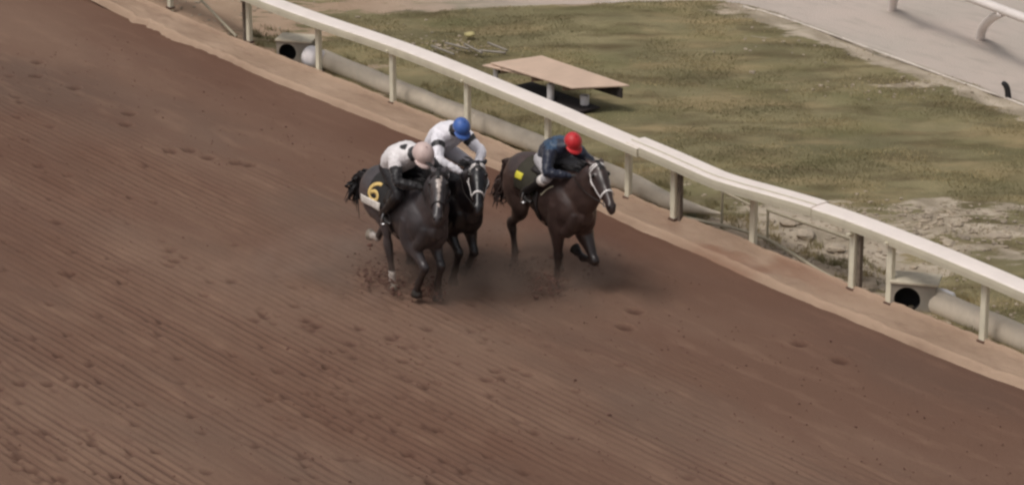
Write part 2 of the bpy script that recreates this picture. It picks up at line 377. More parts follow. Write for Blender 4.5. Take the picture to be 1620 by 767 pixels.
# grass: single blades over the infield
def make_grass(nb=330000):
    s = rng.uniform(-12, 12, nb * 2); t = rng.uniform(.35, 14, nb * 2)
    x = O.x + D.x * s + N.x * t; y = O.y + D.y * s + N.y * t
    sf = sand_f(s, t, x, y); rf = road_f(s, t, x, y)
    cl = fbm(x * 1.3, y * 1.3, 111)
    vis = (np.abs(x) < y * .17 + .5) & (y < 51.5) & (y > 34)
    keep = vis & (rf < .2) & (rng.random(nb * 2) < (1 - sf * 1.25 + .35 * (cl - .5)) * (.15 + smooth(.35, .6, cl) * .65))
    s, t, x, y, cl = [a[keep] for a in (s, t, x, y, cl)]
    cs = rng.uniform(-9.5, 9.5, 260); ct = rng.choice([.03, .10, .48, .60, .85], 260) + rng.normal(0, .06, 260); k_ = rng.integers(0, 260, 13000)
    ws = cs[k_] + rng.normal(0, .07, 13000); wt = np.maximum(.02, ct[k_] + rng.normal(0, .035, 13000)); nbase = len(x)
    s = np.concatenate([s, ws]); t = np.concatenate([t, wt]); x = np.concatenate([x, O.x + D.x * ws + N.x * wt]); y = np.concatenate([y, O.y + D.y * ws + N.y * wt]); cl = np.concatenate([cl, np.full(13000, .6)]); n_ = len(x)
    z = in_z(s[None], t[None])[0]
    h = rng.uniform(.010, .028, n_) * (.6 + .8 * smooth(.4, .65, cl)); wd = rng.uniform(.004, .009, n_); h[nbase:] = rng.uniform(.03, .10, n_ - nbase)
    a = rng.uniform(0, 2 * pi, n_); le = rng.uniform(0.01, .05, n_); la = rng.uniform(0, 2 * pi, n_)
    dx, dy = np.cos(a) * wd, np.sin(a) * wd
    co = np.empty((n_, 3, 3), np.float32)
    co[:, 0] = np.stack([x - dx, y - dy, z - .01], -1); co[:, 1] = np.stack([x + dx, y + dy, z - .01], -1)
    co[:, 2] = np.stack([x + np.cos(la) * le, y + np.sin(la) * le, z + h], -1)
    me = bpy.data.meshes.new('grass'); me.vertices.add(n_ * 3); me.vertices.foreach_set('co', co.ravel())
    me.loops.add(n_ * 3); me.loops.foreach_set('vertex_index', np.arange(n_ * 3, dtype=np.int32))
    me.polygons.add(n_); me.polygons.foreach_set('loop_start', np.arange(n_, dtype=np.int32) * 3); me.update(calc_edges=True)
    m = bpy.data.materials.new('grass_blade'); m.use_nodes = True; nn = m.node_tree.nodes; l = m.node_tree.links; b = nn['Principled BSDF']
    b.inputs['Roughness'].default_value = .7; b.inputs['Specular IOR Level'].default_value = .2
    tc = nn.new('ShaderNodeTexCoord'); z1 = nn.new('ShaderNodeTexNoise'); z1.inputs['Scale'].default_value = .8; z1.inputs['Detail'].default_value = 9; z1.inputs['Roughness'].default_value = .62
    gm = nn.new('ShaderNodeMapping'); gm.inputs['Scale'].default_value = (.55, 1.3, 1); l.new(tc.outputs['Object'], gm.inputs['Vector']); l.new(gm.outputs[0], z1.inputs['Vector']); r = nn.new('ShaderNodeValToRGB'); l.new(z1.outputs['Fac'], r.inputs[0]); l.new(r.outputs[0], b.inputs['Base Color'])
    r.color_ramp.elements[0].position = .32; r.color_ramp.elements[0].color = (*lin((106, 102, 74)), 1)
    r.color_ramp.elements[1].position = .68; r.color_ramp.elements[1].color = (*lin((186, 168, 126)), 1)
    e = r.color_ramp.elements.new(.5); e.color = (*lin((142, 132, 98)), 1)
    o = link('grass', me, m, None, False); tag(o, 'short olive grass of the infield behind the white running rail', 'grass', kind='stuff')
make_grass()

# ------------------------------------------------------------------ running rail
M_rail = mat('rail_plastic_top', lin((240, 228, 220)), .42, .04, 2.5, grime=.12)
M_face = mat('rail_plastic_shaded', lin((206, 198, 176)), .5, .06, 3, grime=.2)  # yellowish; the face's shading below the top is put into this colour
M_post = mat('rail_post_metal', lin((222, 216, 194)), .5, .08, 5, grime=.2)
rail = empty('running_rail', ts(0, 0, .1)); RM = Matrix.Translation(-ts(0, 0, .1))
tag(rail, 'long white plastic running rail on posts along the inside of the dirt track', 'rail')
def sweep_profile(path, prof, closed=True):
    """path of world points, prof = [(across, up)] closed outline"""
    bm = bmesh.new(); rows = []; n_ = len(path)
    for i, p in enumerate(path):
        t = (path[min(i + 1, n_ - 1)] - path[max(i - 1, 0)]); t.z = 0; t.normalize(); s = Vector((-t.y, t.x, 0))
        rows.append([bm.verts.new(RM @ (p + s * a + Vector((0, 0, b)))) for a, b in prof])
    k_ = len(prof)
    for a, b in zip(rows, rows[1:]):
        for i in range(k_): bm.faces.new((a[i], a[(i + 1) % k_], b[(i + 1) % k_], b[i]))
    bm.faces.new(rows[0]); bm.faces.new(rows[-1]); return bm
def smooth_path(px, z, step=.25):
    q = [P(u, v, z) for u, v in px]; r, _ = resample(q, [(0.01, 0.01)] * len(q), 10); return [Vector((a.x, a.y, z)) for a in r]
TOPZ = 1.0
lip1 = [(-140, -222), (150, -105), (425, 7), (640, 82), (848, 167), (921, 199), (1008, 236)]
lip2 = [(990, 227), (1040, 248), (1085, 268), (1122, 284), (1160, 296), (1200, 307), (1250, 321), (1283, 331)]
lip3 = [(1272, 327), (1330, 346), (1435, 386), (1530, 425), (1618, 463), (1800, 545), (2000, 640)]
def cover(name, px, dz, wd, face, seed):
    path = smooth_path(px, TOPZ)
    path = [p + Vector((0, 0, dz)) for p in path]
    prof_top = [(0, 0), (.008, .010), (.05, .014), (wd * .5, .016), (wd - .02, .012), (wd, 0), (wd, -.03), (wd - .012, -.03), (wd - .012, -.012), (.012, -.012)]
    o = obj(name, sweep_profile(path, prof_top), M_rail, rail, False)
    f = obj('rail_lip', sweep_profile(path, [(-.004, -.002), (.010, -.002), (.010, -face), (.028, -face - .004), (.026, -face - .016), (-.004, -face - .012), (-.008, -face * .5)]), M_face, o, False)
    return o
cover('rail_cover', lip1, 0, .30, .10, 1)
cover('rail_cover', lip2, .016, .335, .105, 2)
cover('rail_cover', lip3, 0, .30, .10, 3)
# a seam strip on the wide middle cover
path = [p + Vector((0, 0, .016 + .02)) for p in smooth_path(lip2, TOPZ)]
obj('cover_rib', sweep_profile(path, [(.085, 0), (.10, .008), (.115, 0), (.10, -.006)]), M_face, rail)
def post(u, v, r=.045, top=.93, name='rail_post', m=None, flat=False, lean=0):
    p = P(u, v, .1); bm = bmesh.new()
    q = RM @ p
    box(bm, q + Vector((0, 0, (top - .1) / 2)), (r * 2, r * 1.6, top - .1 + .1), Matrix.Rotation(HEAD, 3, 'Z'), .012)
    o = obj(name, bm, m or M_post, rail, False)
    # arm that carries the cover, and a foot plate
    bm = bmesh.new(); t3 = Vector((N.x, N.y, 0))
    box(bm, q + Vector((0, 0, top - .12)), (.05, .24, .035), Matrix.Rotation(HEAD, 3, 'Z'), .006)
    obj('bracket', bm, M_face, o, False)
    bm = bmesh.new(); box(bm, q + Vector((0, 0, .02)), (.12, .11, .03), Matrix.Rotation(HEAD, 3, 'Z'), .006)
    obj('foot_plate', bm, mat('rusty_foot', lin((96, 72, 60)), .8, .3, 20), o, False)
    return o
POSTS = [(505, 115), (622, 164), (740, 213), (867, 263), (994, 314), (1191, 392), (1407, 481), (1555, 541), (270, 14), (150, -40), (1720, 610), (1890, 690)]
for u, v in POSTS: post(u, v)
M_wood = mat('weathered_wood', lin((112, 100, 88)), .85, .3, 14, .004, 80)
for u, v, tall in [(395, 68, .95), (1066, 348, .93), (1348, 458, .86)]:
    p = P(u, v, .08)
    post(u, v, .045, tall, 'corner_post')
    bm = bmesh.new(); tj = Vector((D.x, D.y, 0)) * (.12 if u != 395 else -.12)
    box(bm, (RM @ p) + tj + Vector((0, 0, tall / 2 - .05)), (.055, .06, tall), Matrix.Rotation(HEAD, 3, 'Z'), .008)
    obj('wooden_post', bm, M_wood, rail, False)

# ------------------------------------------------------------------ pipes behind the rail
M_pipe = mat('pale_pipe', lin((218, 204, 184)), .7, .12, 3, .006, 14, grime=.25)
M_conc = mat('concrete_pipe', lin((150, 142, 130)), .85, .12, 6, .004, 60, grime=.4)
M_dark = mat('mouth_shade_black', (.012, .01, .01), .9, .2)
M_whitep = mat('white_plastic', lin((240, 234, 234)), .4, .04, grime=.05)
def long_pipe(name, px, r0, label, group, taper=None, squash=.8):
    pts = [P(u, v, .04 + .0) + Vector((0, 0, r0 * .72)) for u, v in px]
    rr = [(r0, r0 * squash)] * len(pts)
    if taper: rr = rr[:-len(taper)] + [(r0 * k_, r0 * squash * k_) for k_ in taper]
    base = pts[0].copy(); base.z = 0
    bm = bmesh.new(); tube(bm, [p - base for p in pts], rr, (0, 0, 1), 16, 8, .5)
    for v in bm.verts:
        v.co.z += .02 * noise.noise(v.co * 1.7) ; v.co += Vector((.5, 1, 0)) * .02 * noise.noise(v.co * .9 + Vector((7, 0, 0)))
    o = obj(name, bm, M_pipe); o.location = base
    tag(o, label, 'pipe', group); return o
# px are where the pipe meets the ground
long_pipe('drain_pipe', [(512, 104), (560, 124), (640, 158), (760, 205), (880, 252), (1000, 303), (1060, 330), (1105, 343), (1140, 350)], .15,
          'long pale pipe lying behind the rail, from the white barrel past the three horses', 'pale pipes behind the rail', [.95, .8, .4, .12])
long_pipe('drain_pipe', [(1475, 490), (1540, 518), (1620, 553), (1760, 615), (1950, 705)], .17,
          'pale pipe lying behind the rail at the lower right, beside the culvert mouth', 'pale pipes behind the rail')
def culvert(u, v, r, wd, label, rz):
    """concrete head block with a round black mouth; local x runs along its face, the mouth looks along -y"""
    p = P(u, v, .02); root = empty('culvert', p, rz); tag(root, label, 'culvert', 'concrete culvert mouths under the rail')
    bm = bmesh.new(); n_ = 32; x0, x1, z0, z1, dp = -r * 1.12, wd, -.04, r * 2.12, .34
    def sq(a):
        c_, s_ = cos(a), sin(a); k_ = 1 / max(abs(c_), abs(s_)); qx, qz = c_ * k_, s_ * k_
        return (x1 * qx if qx > 0 else -x0 * qx, r + ((z1 - r) * qz if qz > 0 else (r - z0) * qz))
    O_ = [bm.verts.new((sq(2 * pi * i / n_)[0], 0, sq(2 * pi * i / n_)[1])) for i in range(n_)]
    OB = [bm.verts.new((q.co.x, dp, q.co.z)) for q in O_]
    I_ = [bm.verts.new((r * .9 * cos(2 * pi * i / n_), 0, r + r * .9 * sin(2 * pi * i / n_))) for i in range(n_)]
    I2 = [bm.verts.new((q.co.x * .98, dp * .8, q.co.z)) for q in I_]
    for i in range(n_):
        k_ = (i + 1) % n_
        for a, b in ((O_, I_), (I_, I2), (OB, O_)): bm.faces.new((a[i], a[k_], b[k_], b[i]))
    bm.faces.new(OB)
    obj('head_block', bm, M_conc, root, False)
    bm = bmesh.new(); tube(bm, [(0, .035, r), (0, dp * .7, r)], [r * .89, r * .88], (1, 0, 0), 28, 1, 0)
    bmesh.ops.delete(bm, geom=[f for f in bm.faces if len(f.verts) > 4 and f.calc_center_median().y < .1], context='FACES_ONLY')
    obj('mouth_shade_liner', bm, M_dark, root)  # black liner puts the darkness of the hollow mouth into colour
    bm = bmesh.new(); box(bm, ((x0 + x1) / 2 + .01, dp * .5, z1 + .018), (x1 - x0 + .05, dp + .05, .035), None, .008); obj('coping', bm, mat('pale_coping', lin((196, 186, 166)), .8, .15, 8, grime=.3), root, False)
    return root
culvert(455, 99, .155, .36, 'grey culvert with a round black mouth at the upper left beside the white barrel', radians(-14))
culvert(1434, 496, .18, .34, 'grey culvert with a round black mouth at the lower right under the rail', radians(-14))
# white barrel on its side
def barrel(u, v, r, L, label, rz=0):
    p = P(u, v, .03); root = empty('plastic_barrel', p, HEAD + rz); tag(root, label, 'barrel')
    bm = bmesh.new(); tube(bm, [(0, 0, r), (.02, 0, r), (L * .3, 0, r), (L * .34, 0, r), (L * .66, 0, r), (L * .7, 0, r), (L, 0, r)], [r * .9, r, r, r * 1.05, r * 1.05, r, r * .93], (0, 1, 0), 20, 1, .25)
    obj('shell', bm, M_whitep, root)
    bm = bmesh.new(); tube(bm, [(-.055, 0, r * 1.5), (-.03, 0, r * 1.5)], [.03, .03], (0, 1, 0), 12, 1, .1); obj('cap', bm, M_conc, root)
barrel(490, 105, .165, .24, 'white plastic barrel lying against the end of the pale pipe at the upper left')
barrel(1474, 486, .13, .26, 'off-white plastic barrel lying at the lower right between culvert mouth and pale pipe', .3)
# thin poles
M_tube = mat('pale_steel', lin((170, 160, 138)), .5, .1, 6, grime=.4)
def pole(name, a, b, r, label, cat='pole', m=None, sag=0):
    a, b = Vector(a), Vector(b); base = Vector((a.x, a.y, 0)); mid = (a + b) / 2 + Vector((0, 0, sag))
    bm = bmesh.new(); tube(bm, [a - base, mid - base, b - base], [r, r, r], (0, 0, 1), 8, 3, .2); o = obj(name, bm, m or M_tube); o.location = base; tag(o, label, cat); return o
def hose(name, px, z, r, label, cat, m):
    pts = [P(u, v, z) for u, v in px]; base = Vector((pts[0].x, pts[0].y, 0)); bm = bmesh.new()
    tube(bm, [p - base for p in pts], [r] * len(pts), (0, 0, 1), 8, 5, .3); o = obj(name, bm, m); o.location = base; tag(o, label, cat); return o
hose('water_hose', [(1082, 343), (1120, 352), (1165, 362), (1210, 377), (1250, 399), (1300, 430), (1345, 452)], .12, .022, 'thin pale hose lying over the sand from the dark corner post to the next post', 'hose', M_tube)
pole('metal_pole', P(1142, 302, .55), P(1198, 330, .5), .02, 'short thin pale bar under the bend of the rail')
pole('metal_pole', P(1214, 332, .5), P(1346, 378, .45), .022, 'long thin pale bar below the rail to the right of the bend')
pole('metal_pole', P(296, -22, .5), P(374, 58, .12), .022, 'thin pole leaning to the ground left of the upper left corner post')
bm = bmesh.new()
for z_, x_ in ((0, .3), (0, .7)): tube(bm, [(0, 0, 0), (0, 0, .45)], [.02, .02], (1, 0, 0), 6, 1, 0)
bm.free()
for (u, v, z), lab in [((1346, 377, .45), 'short stake holding the right end of the long thin bar'), ((1215, 333, .48), 'short stake holding the left end of the long thin bar')]:
    q = P(u, v, z); pole('metal_stake', (q.x, q.y, .0), (q.x, q.y, z + .03), .018, lab, 'stake')
for (u, v, z), lab in [((1143, 303, .53), 'short stake under the left end of the short thin bar'), ((1197, 330, .48), 'short stake under the right end of the short thin bar')]:
    q = P(u, v, z); pole('metal_stake', (q.x, q.y, .0), (q.x, q.y, z + .03), .016, lab, 'stake')

# ------------------------------------------------------------------ board platform in the grass
zb = .50
c4 = [P(765, 100, zb), P(857, 88, zb + .03), P(996, 135, zb), P(905, 139, zb - .02)]
M_board = mat('tan_plywood', lin((200, 174, 154)), .75, .08, 3, .003, 90)
M_boarddk = mat('board_edge', lin((120, 96, 78)), .8, .2, 8)
pc = sum(c4, Vector()) / 4; pc.z = 0
plat = empty('wooden_platform', pc); tag(plat, 'low tan plywood platform on white legs standing in the grass behind the rail', 'platform')
def slab(name, q, th, m, parent, off=Vector()):
    bm = bmesh.new(); q = [p - pc + off for p in q]
    top = [bm.verts.new(p) for p in q]; bot = [bm.verts.new(p - Vector((0, 0, th))) for p in q]
    bm.faces.new(top); bm.faces.new(bot[::-1])
    for i in range(4): bm.faces.new((top[i], bot[i], bot[(i + 1) % 4], top[(i + 1) % 4]))
    bmesh.ops.bevel(bm, geom=list(bm.edges), offset=.004, segments=1, affect='EDGES'); return obj(name, bm, m, parent, False)
slab('top_sheet', [c4[0] + Vector((.10, .02, 0)), c4[1], c4[2], c4[3]], .022, M_board, plat)
e0 = c4[0]; e1 = P(880, 127, zb - .05)
inn = Vector((.25, .16, 0))
slab('lower_sheet', [e0 + Vector((-.02, 0, -.03)), e0 + inn + Vector((0, 0, -.03)), e1 + inn + Vector((0, 0, -.02)), e1 + Vector((0, 0, -.02))], .022, M_board, plat)
for a, b in ((.12, .1), (.88, .1), (.12, .9), (.88, .9)):
    q = c4[0].lerp(c4[3], a).lerp(c4[1].lerp(c4[2], a), b)
for q, r in ((P(871, 128, zb - .09), .055), (P(925, 146, zb - .2), .07), (c4[1].lerp(c4[2], .12), .04), (c4[0] + Vector((.18, .06, 0)), .04)):
    bm = bmesh.new(); hh = (q.z - .05) if r != .04 else zb - .08
    tube(bm, [Vector((q.x, q.y, .02)) - pc, Vector((q.x, q.y, hh * .5)) - pc, Vector((q.x, q.y, hh)) - pc], [r, r * .95, r], (1, 0, 0), 14, 1, .1); obj('leg', bm, M_whitep, plat)
for a in (.15, .5, .85):
    bm = bmesh.new(); q0 = c4[0].lerp(c4[3], a); q1 = c4[1].lerp(c4[2], a); md = (q0 + q1) / 2 - pc; d_ = (q1 - q0)
    box(bm, md + Vector((0, 0, -.065)), (d_.length * .86, .04, .07), d_.to_track_quat('X', 'Z').to_matrix()); obj('joist', bm, M_boarddk, plat, False)
# dark skirts and a ground sheet, added to deepen the shade under the platform
def shade_skirt(a, b, inset, name='side_shade_skirt'):
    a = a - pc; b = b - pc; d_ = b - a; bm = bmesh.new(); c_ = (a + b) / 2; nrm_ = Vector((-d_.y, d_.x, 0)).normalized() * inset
    box(bm, Vector((c_.x, c_.y, .39)) + nrm_, (d_.length * .95, .02, .15), Matrix.Rotation(math.atan2(d_.y, d_.x), 3, 'Z')); obj(name, bm, mat('skirt_shade', (.03, .022, .02), .85, .3, 12), plat, False)
shade_skirt(c4[1], c4[2], -.10, 'back_shade_skirt'); shade_skirt(c4[0].lerp(c4[1], .2), c4[1], .0)
bm = bmesh.new(); box(bm, (-.05, .05, .10), (1.6, .50, .03), Matrix.Rotation(HEAD, 3, 'Z'), .01); obj('under_shade_sheet', bm, mat('sheet_shade', (.03, .022, .02), .95, .3, 12), plat, False)
# scattered metal rods by the rail
for i, (a, b) in enumerate([((683, 73), (718, 86)), ((705, 68), (742, 78)), ((735, 70), (762, 84)), ((772, 68), (802, 80)), ((758, 80), (800, 84))]):
    lab = ['leftmost thin grey rod lying in the grass above the rail', 'second thin grey rod from the left in the grass above the rail', 'middle thin grey rod lying in the grass above the rail',
           'rightmost thin grey rod in the grass left of the platform', 'thin grey rod lying almost across, nearest the platform corner'][i]
    A = P(*a, .13); B = P(*b, .13); o = pole('metal_rod', A, B, .018, lab, 'rod', mat('grey_rod', lin((140, 132, 122)), .5, .2)); o['group'] = 'grey rods in the grass'
bm = bmesh.new(); 
for v in bmesh.ops.create_icosphere(bm, subdivisions=2, radius=1)['verts']: v.co = Vector((v.co.x * .09, v.co.y * .08, max(-.02, v.co.z * .05 + .02 * noise.noise(v.co * 2))))
o = obj('pale_rock', bm, mat('pale_rock', lin((180, 168, 120)), .9, .15), None, False); o.location = P(743, 55, .1); tag(o, 'small pale stone in the grass above the grey rods', 'stone')

# ------------------------------------------------------------------ far kerb line, far gooseneck rail, marker
kp = [P(u, v, .07) for u, v in kerb_px if u >= 1176]
bm = bmesh.new(); kb = Vector((kp[0].x, kp[0].y, 0)); tube(bm, [p - kb for p in kp], [(.018, .018)] * len(kp), (0, 0, 1), 8, 6, .2)
o = obj('low_kerb', bm, mat('dusty_kerb', lin((206, 196, 186)), .7, .2, 4, grime=.6)); o.location = kb; tag(o, 'low white edging line between the infield grass and the far sandy track', 'kerb')
fr = empty('gooseneck_rail', P(1575, 20, 0)); frb = Vector(fr.location)
tag(fr, 'white gooseneck rail at the upper right corner over the far sandy track', 'rail')
M_wr = mat('white_rail', lin((226, 216, 210)), .4, .05, grime=.1)
fa, fb = P(1380, -62, .95), P(1760, 82, .95)
bm = bmesh.new(); tube(bm, [fa - frb, fa.lerp(fb, .5) - frb, fb - frb], [(.07, .085)] * 3, (0, 0, 1), 12, 3, .2); obj('rail_bar', bm, M_wr, fr)
def goose(u0, v0, u1, v1):
    g = P(u0, v0, .0); t = P(u1, v1, .90); bm = bmesh.new()
    tube(bm, [g - frb, g.lerp(t, .12) + Vector((0, 0, .16)) - frb, g.lerp(t, .5) + Vector((0, 0, .14)) - frb, t - frb], [.075, .075, .07, .06], (1, 0, 0), 12, 6, .1)
    return obj('leg', bm, M_wr, fr)
goose(1550, 66, 1584, 22); goose(1411, 20, 1434, -30); goose(1700, 128, 1735, 80)
bm = bmesh.new(); tube(bm, [(0, 0, 0), (-.01, 0, .10), (-.04, 0, .20), (-.09, .0, .25)], [.05, .045, .045, .035], (0, 1, 0), 10, 3, .4)
mk = obj('rubber_marker', bm, mat('black_rubber', (.02, .018, .02), .6, .2)); mk.location = P(1595, 157, .05); tag(mk, 'small bent black marker post standing on the far white edging line', 'marker')

# rubble: pale stones and tarp folds near the lower right
def rock(u, v, r, i):
    bm = bmesh.new(); k_ = Vector((i * 3.1, 0, 0))
    for q in bmesh.ops.create_icosphere(bm, subdivisions=2, radius=1)['verts']:
        d_ = q.co.normalized(); q.co = Vector((d_.x * r * 1.3, d_.y * r, d_.z * r * .5)) * (1 + .35 * noise.noise(d_ * 1.5 + k_))
    o = obj('rubble_stone', bm, mat('pale_rubble', lin((170, 156, 138)), .9, .2, 9, .01, 30, grime=.4), None, False); o.location = P(u, v, .06); o.rotation_euler = (0, 0, i * 1.3)
    return o
RK = [(1248, 352, .10, 'pale stone nearest the lower thin bar, highest of the rubble left of the corner post'), (1275, 371, .13, 'largest pale stone in the sand under the long thin bar'),
      (1322, 392, .11, 'pale stone just left of the right corner post'), (1262, 412, .09, 'pale stone beside the thin hose on the sand'), (1365, 402, .12, 'pale stone just right of the right corner post'),
      (1392, 371, .10, 'pale stone close under the rail cover right of the corner post'), (1400, 455, .08, 'small pale stone left of the dark lower culvert mouth'), (1520, 492, .10, 'pale stone behind the lower right pipe near the barrel'),
      (1470, 336, .12, 'broad pale stone at the left end of the sand patch above the rail'), (1520, 350, .10, 'pale stone in the middle of the sand patch above the rail'),
      (1575, 374, .11, 'pale stone at the right of the sand patch above the rail'), (1500, 384, .09, 'pale stone at the lower edge of the sand patch, nearest the rail')]
for i, (u, v, r, lab) in enumerate(RK):
    o = rock(u, v, r, i); tag(o, lab, 'stone', 'rubble stones at the right')

def rubble():
    r = random.Random(8); bm = bmesh.new(); t_ = bmesh.new(); bmesh.ops.create_icosphere(t_, subdivisions=1, radius=1); t_.verts.index_update()
    TV = [v.co.copy() for v in t_.verts]; TF = [[v.index for v in f.verts] for f in t_.faces]; t_.free()
    for (u, v, n_, sx, sy) in ((1290, 385, 420, .9, .9), (1350, 425, 260, .7, .7), (1480, 350, 260, .8, .3), (1560, 375, 260, .8, .35), (1500, 500, 120, .5, .3), (1470, 140, 70, 1.2, .4), (340, 30, 120, 1.2, 1.0), (1300, 75, 40, .9, .4), (720, 72, 90, .4, .3)):
        c = P(u, v, .05)
        for i in range(n_):
            x, y = c.x + r.gauss(0, sx), c.y + r.gauss(0, sy)
            if st((x, y))[1] < .1 or y > np.interp(x, kx, ky) - .1 and x > 1: continue
            q = r.uniform(.008, .03) * (1.8 if r.random() < .08 else 1); z = in_zp(x, y) + q * .2
            M_ = Matrix.Translation((x, y, z)) @ Matrix.Rotation(r.uniform(0, 6), 4, 'Z') @ Matrix.Diagonal((q * r.uniform(1, 1.8), q, q * .6, 1))
            vs = [bm.verts.new(M_ @ (k * r.uniform(.7, 1.25))) for k in TV]
            for f in TF: bm.faces.new([vs[i_] for i_ in f])
    o = obj('gravel', bm, mat('gravel_stone', lin((158, 144, 126)), .9, .35, 3), None, False); tag(o, 'loose pale gravel scattered over the bare patches of the infield', 'gravel', kind='stuff')
rubble()

#HORSES
# ------------------------------------------------------------------ horses
M_coat = {}
def seg(p, L, ang):   # ang in degrees from straight down, positive towards the front
    a = radians(ang); return Vector((p.x + L * sin(a), p.y, p.z - L * cos(a)))
M_hoof = mat('hoof_horn', (.035, .028, .024), .6, .3, 20)
M_hair_black = mat('black_horse_hair', (.012, .010, .011), .55, .3, 20)
M_eye = mat('dark_eye', (.008, .006, .005), .12, .0)
M_leather = mat('dark_leather', (.02, .014, .012), .45, .3, 20)
M_silver = mat('steel_stirrup', (.55, .55, .56), .3, .05, metallic=.9)
M_whitest = mat('white_strap', lin((225, 218, 215)), .5, .04)
M_black_strap = mat('black_strap', (.03, .024, .024), .5, .2)
def hoof(o_parent, p, L, ang, m=None):
    bm = bmesh.new(); q = seg(p, L, ang); d = (q - p).normalized()
    tube(bm, [p, p.lerp(q, .15), q + Vector((.012, 0, 0))], [(0.049, 0.053), (0.055, 0.060), (0.069, 0.078)], (0, 1, 0), 14, 2, .05)
    return obj('hoof', bm, m or M_hoof, o_parent)
def make_horse(origin, rz, label, pose, coat, legc, face=None, socks=(), bridle='white', scale=1.0, cloth=None, tail=None, poll=(1.02, -.02, 1.86), pitch=62, yaw=0, roll=0, dz=0.0, mane_up=.5, coatname='coat_a', rough=.34):
    root = empty('racehorse', origin, rz); root.scale = (scale,) * 3
    tag(root, label, 'horse', 'racehorses galloping on the dirt')
    bm = bmesh.new(); V = Vector; z = dz
    # trunk
    X = [(-.84, 1.24, .10, .09), (-.76, 1.22, .23, .19), (-.62, 1.25, .30, .265), (-.45, 1.29, .31, .29), (-.28, 1.28, .29, .275), (-.08, 1.245, .295, .27), (.12, 1.215, .335, .285),
         (.30, 1.215, .37, .275), (.46, 1.20, .36, .26), (.60, 1.18, .30, .245), (.70, 1.16, .22, .20), (.76, 1.15, .12, .12)]
    dd = pose.get('deep', .06)
    tube(bm, [(x, 0, c + z - dd * min(1, max(0, (x + .7) * 1.2)) * .5) for x, c, b, a in X], [(a * 1.06, b + dd * min(1, max(0, (x + .7) * 1.2)) * .5) for x, c, b, a in X], (0, 1, 0), 28, 3)
    # withers and croup ridges
    tube(bm, [(-.05, 0, 1.44 + z), (.15, 0, 1.49 + z), (.33, 0, 1.50 + z), (.5, 0, 1.46 + z)], [(.06, .08), (.07, .09), (.08, .10), (.08, .10)], (0, 1, 0), 12, 3)
    pl = V(poll)
    nb = [V((.34, 0, 1.24 + z)), V((.52, 0, 1.32 + z)), V((.70, pl.y * .2, 1.32 + z)).lerp(V((pl.x, 0, pl.z)), .25), V((.70, pl.y * .5, 1.34 + z)).lerp(pl, .62), pl + V((-.07, 0, -.09))]
    tube(bm, nb, [(.22, .36), (.20, .32), (.15, .26), (.115, .20), (.090, .145)], (0, 1, 0), 20, 4)
    # shoulder blades, chest muscle
    for s in (1, -1):
        tube(bm, [(.26, .13 * s, 1.42 + z), (.42, .18 * s, 1.22 + z), (.52, .16 * s, 1.02 + z)], [(.08, .12), (.09, .15), (.09, .12)], (0, 1, 0), 12, 3)
        tube(bm, [(.70, .10 * s, 1.16 + z), (.66, .115 * s, 1.0 + z), (.54, .13 * s, .88 + z)], [(.10, .08), (.11, .09), (.09, .10)], (0, 1, 0), 12, 3)
    tube(bm, [(.66, 0, 1.10 + z), (.60, 0, .95 + z), (.40, 0, .86 + z), (.15, 0, .86 + z)], [(.12, .10), (.14, .10), (.14, .08), (.12, .05)], (0, 1, 0), 14, 3)
    # head
    ph = radians(pitch)
    Rm = Matrix.Rotation(radians(yaw), 3, 'Z') @ Matrix((V((cos(ph), 0, -sin(ph))), V((0, 1, 0)), V((sin(ph), 0, cos(ph))))).transposed() @ Matrix.Rotation(radians(roll), 3, 'X')
    HM = Matrix.Translation(pl) @ Rm.to_4x4() @ Matrix.Scale(1.06, 4)      # x down the face, y left, z out of the forehead
    Hs = [(-.07, -.045, .085, .065), (0, -.04, .125, .085), (.10, -.055, .150, .106), (.20, -.06, .150, .100), (.30, -.045, .120, .078), (.40, -.028, .090, .062), (.49, -.026, .078, .060), (.55, -.032, .070, .058), (.59, -.04, .050, .046)]
    tube(bm, [HM @ V((d, 0, o_)) for d, o_, b, a in Hs], [(a, b) for d, o_, b, a in Hs], HM.to_3x3() @ V((0, 1, 0)), 20, 3)
    for s in (1, -1):
        ball(bm, HM @ V((.15, .062 * s, -.11)), .078)                       # jowl
        ball(bm, HM @ V((.10, .088 * s, .005)), .038)                       # brow
        tube(bm, [HM @ V((.18, .085 * s, -.03)), HM @ V((.30, .068 * s, -.03)), HM @ V((.38, .052 * s, -.03))], [.018, .016, .012], (0, 1, 0), 8, 1)
        ball(bm, HM @ V((.53, .036 * s, .012)), .026)                       # nostril wing
        e0 = HM @ V((-.045, .055 * s, .01)); e1 = HM @ V((-.10, .080 * s, -.005)); e2 = HM @ V((-.165, .088 * s, -.045))
        tube(bm, [e0, e1, e2], [(.032, .022), (.034, .018), (.010, .009)], HM.to_3x3() @ V((0, 1, 0)), 10, 3)
    ball(bm, HM @ V((.575, 0, -.075)), (.035, .035, .032))                  # chin
    # legs
    HO = []
    for key, sgn in (('rf', -1), ('lf', 1)):
        a1, a2, a3, sp = pose[key]; p0 = V((.42, .165 * sgn, 1.22 + z)); e = V((.40, .165 * sgn, .93 + z)) + V(pose.get(key + '_e', (0, 0, 0)))
        k_ = seg(e, .42, a1); k_.y = e.y * (1 - .25) + sp; f = seg(k_, .28, a2); f.y = k_.y + sp * .5; c = seg(f, .12, a3); c.y = f.y
        mid = e.lerp(k_, .45)
        tube(bm, [p0, e, mid + V((0, .0, 0)), k_ + (e - k_).normalized() * .06], [(0.1298, 0.1652), (0.1144, 0.1501), (0.0803, 0.0994), (0.0550, 0.0583)], (0, 1, 0), 14, 4)
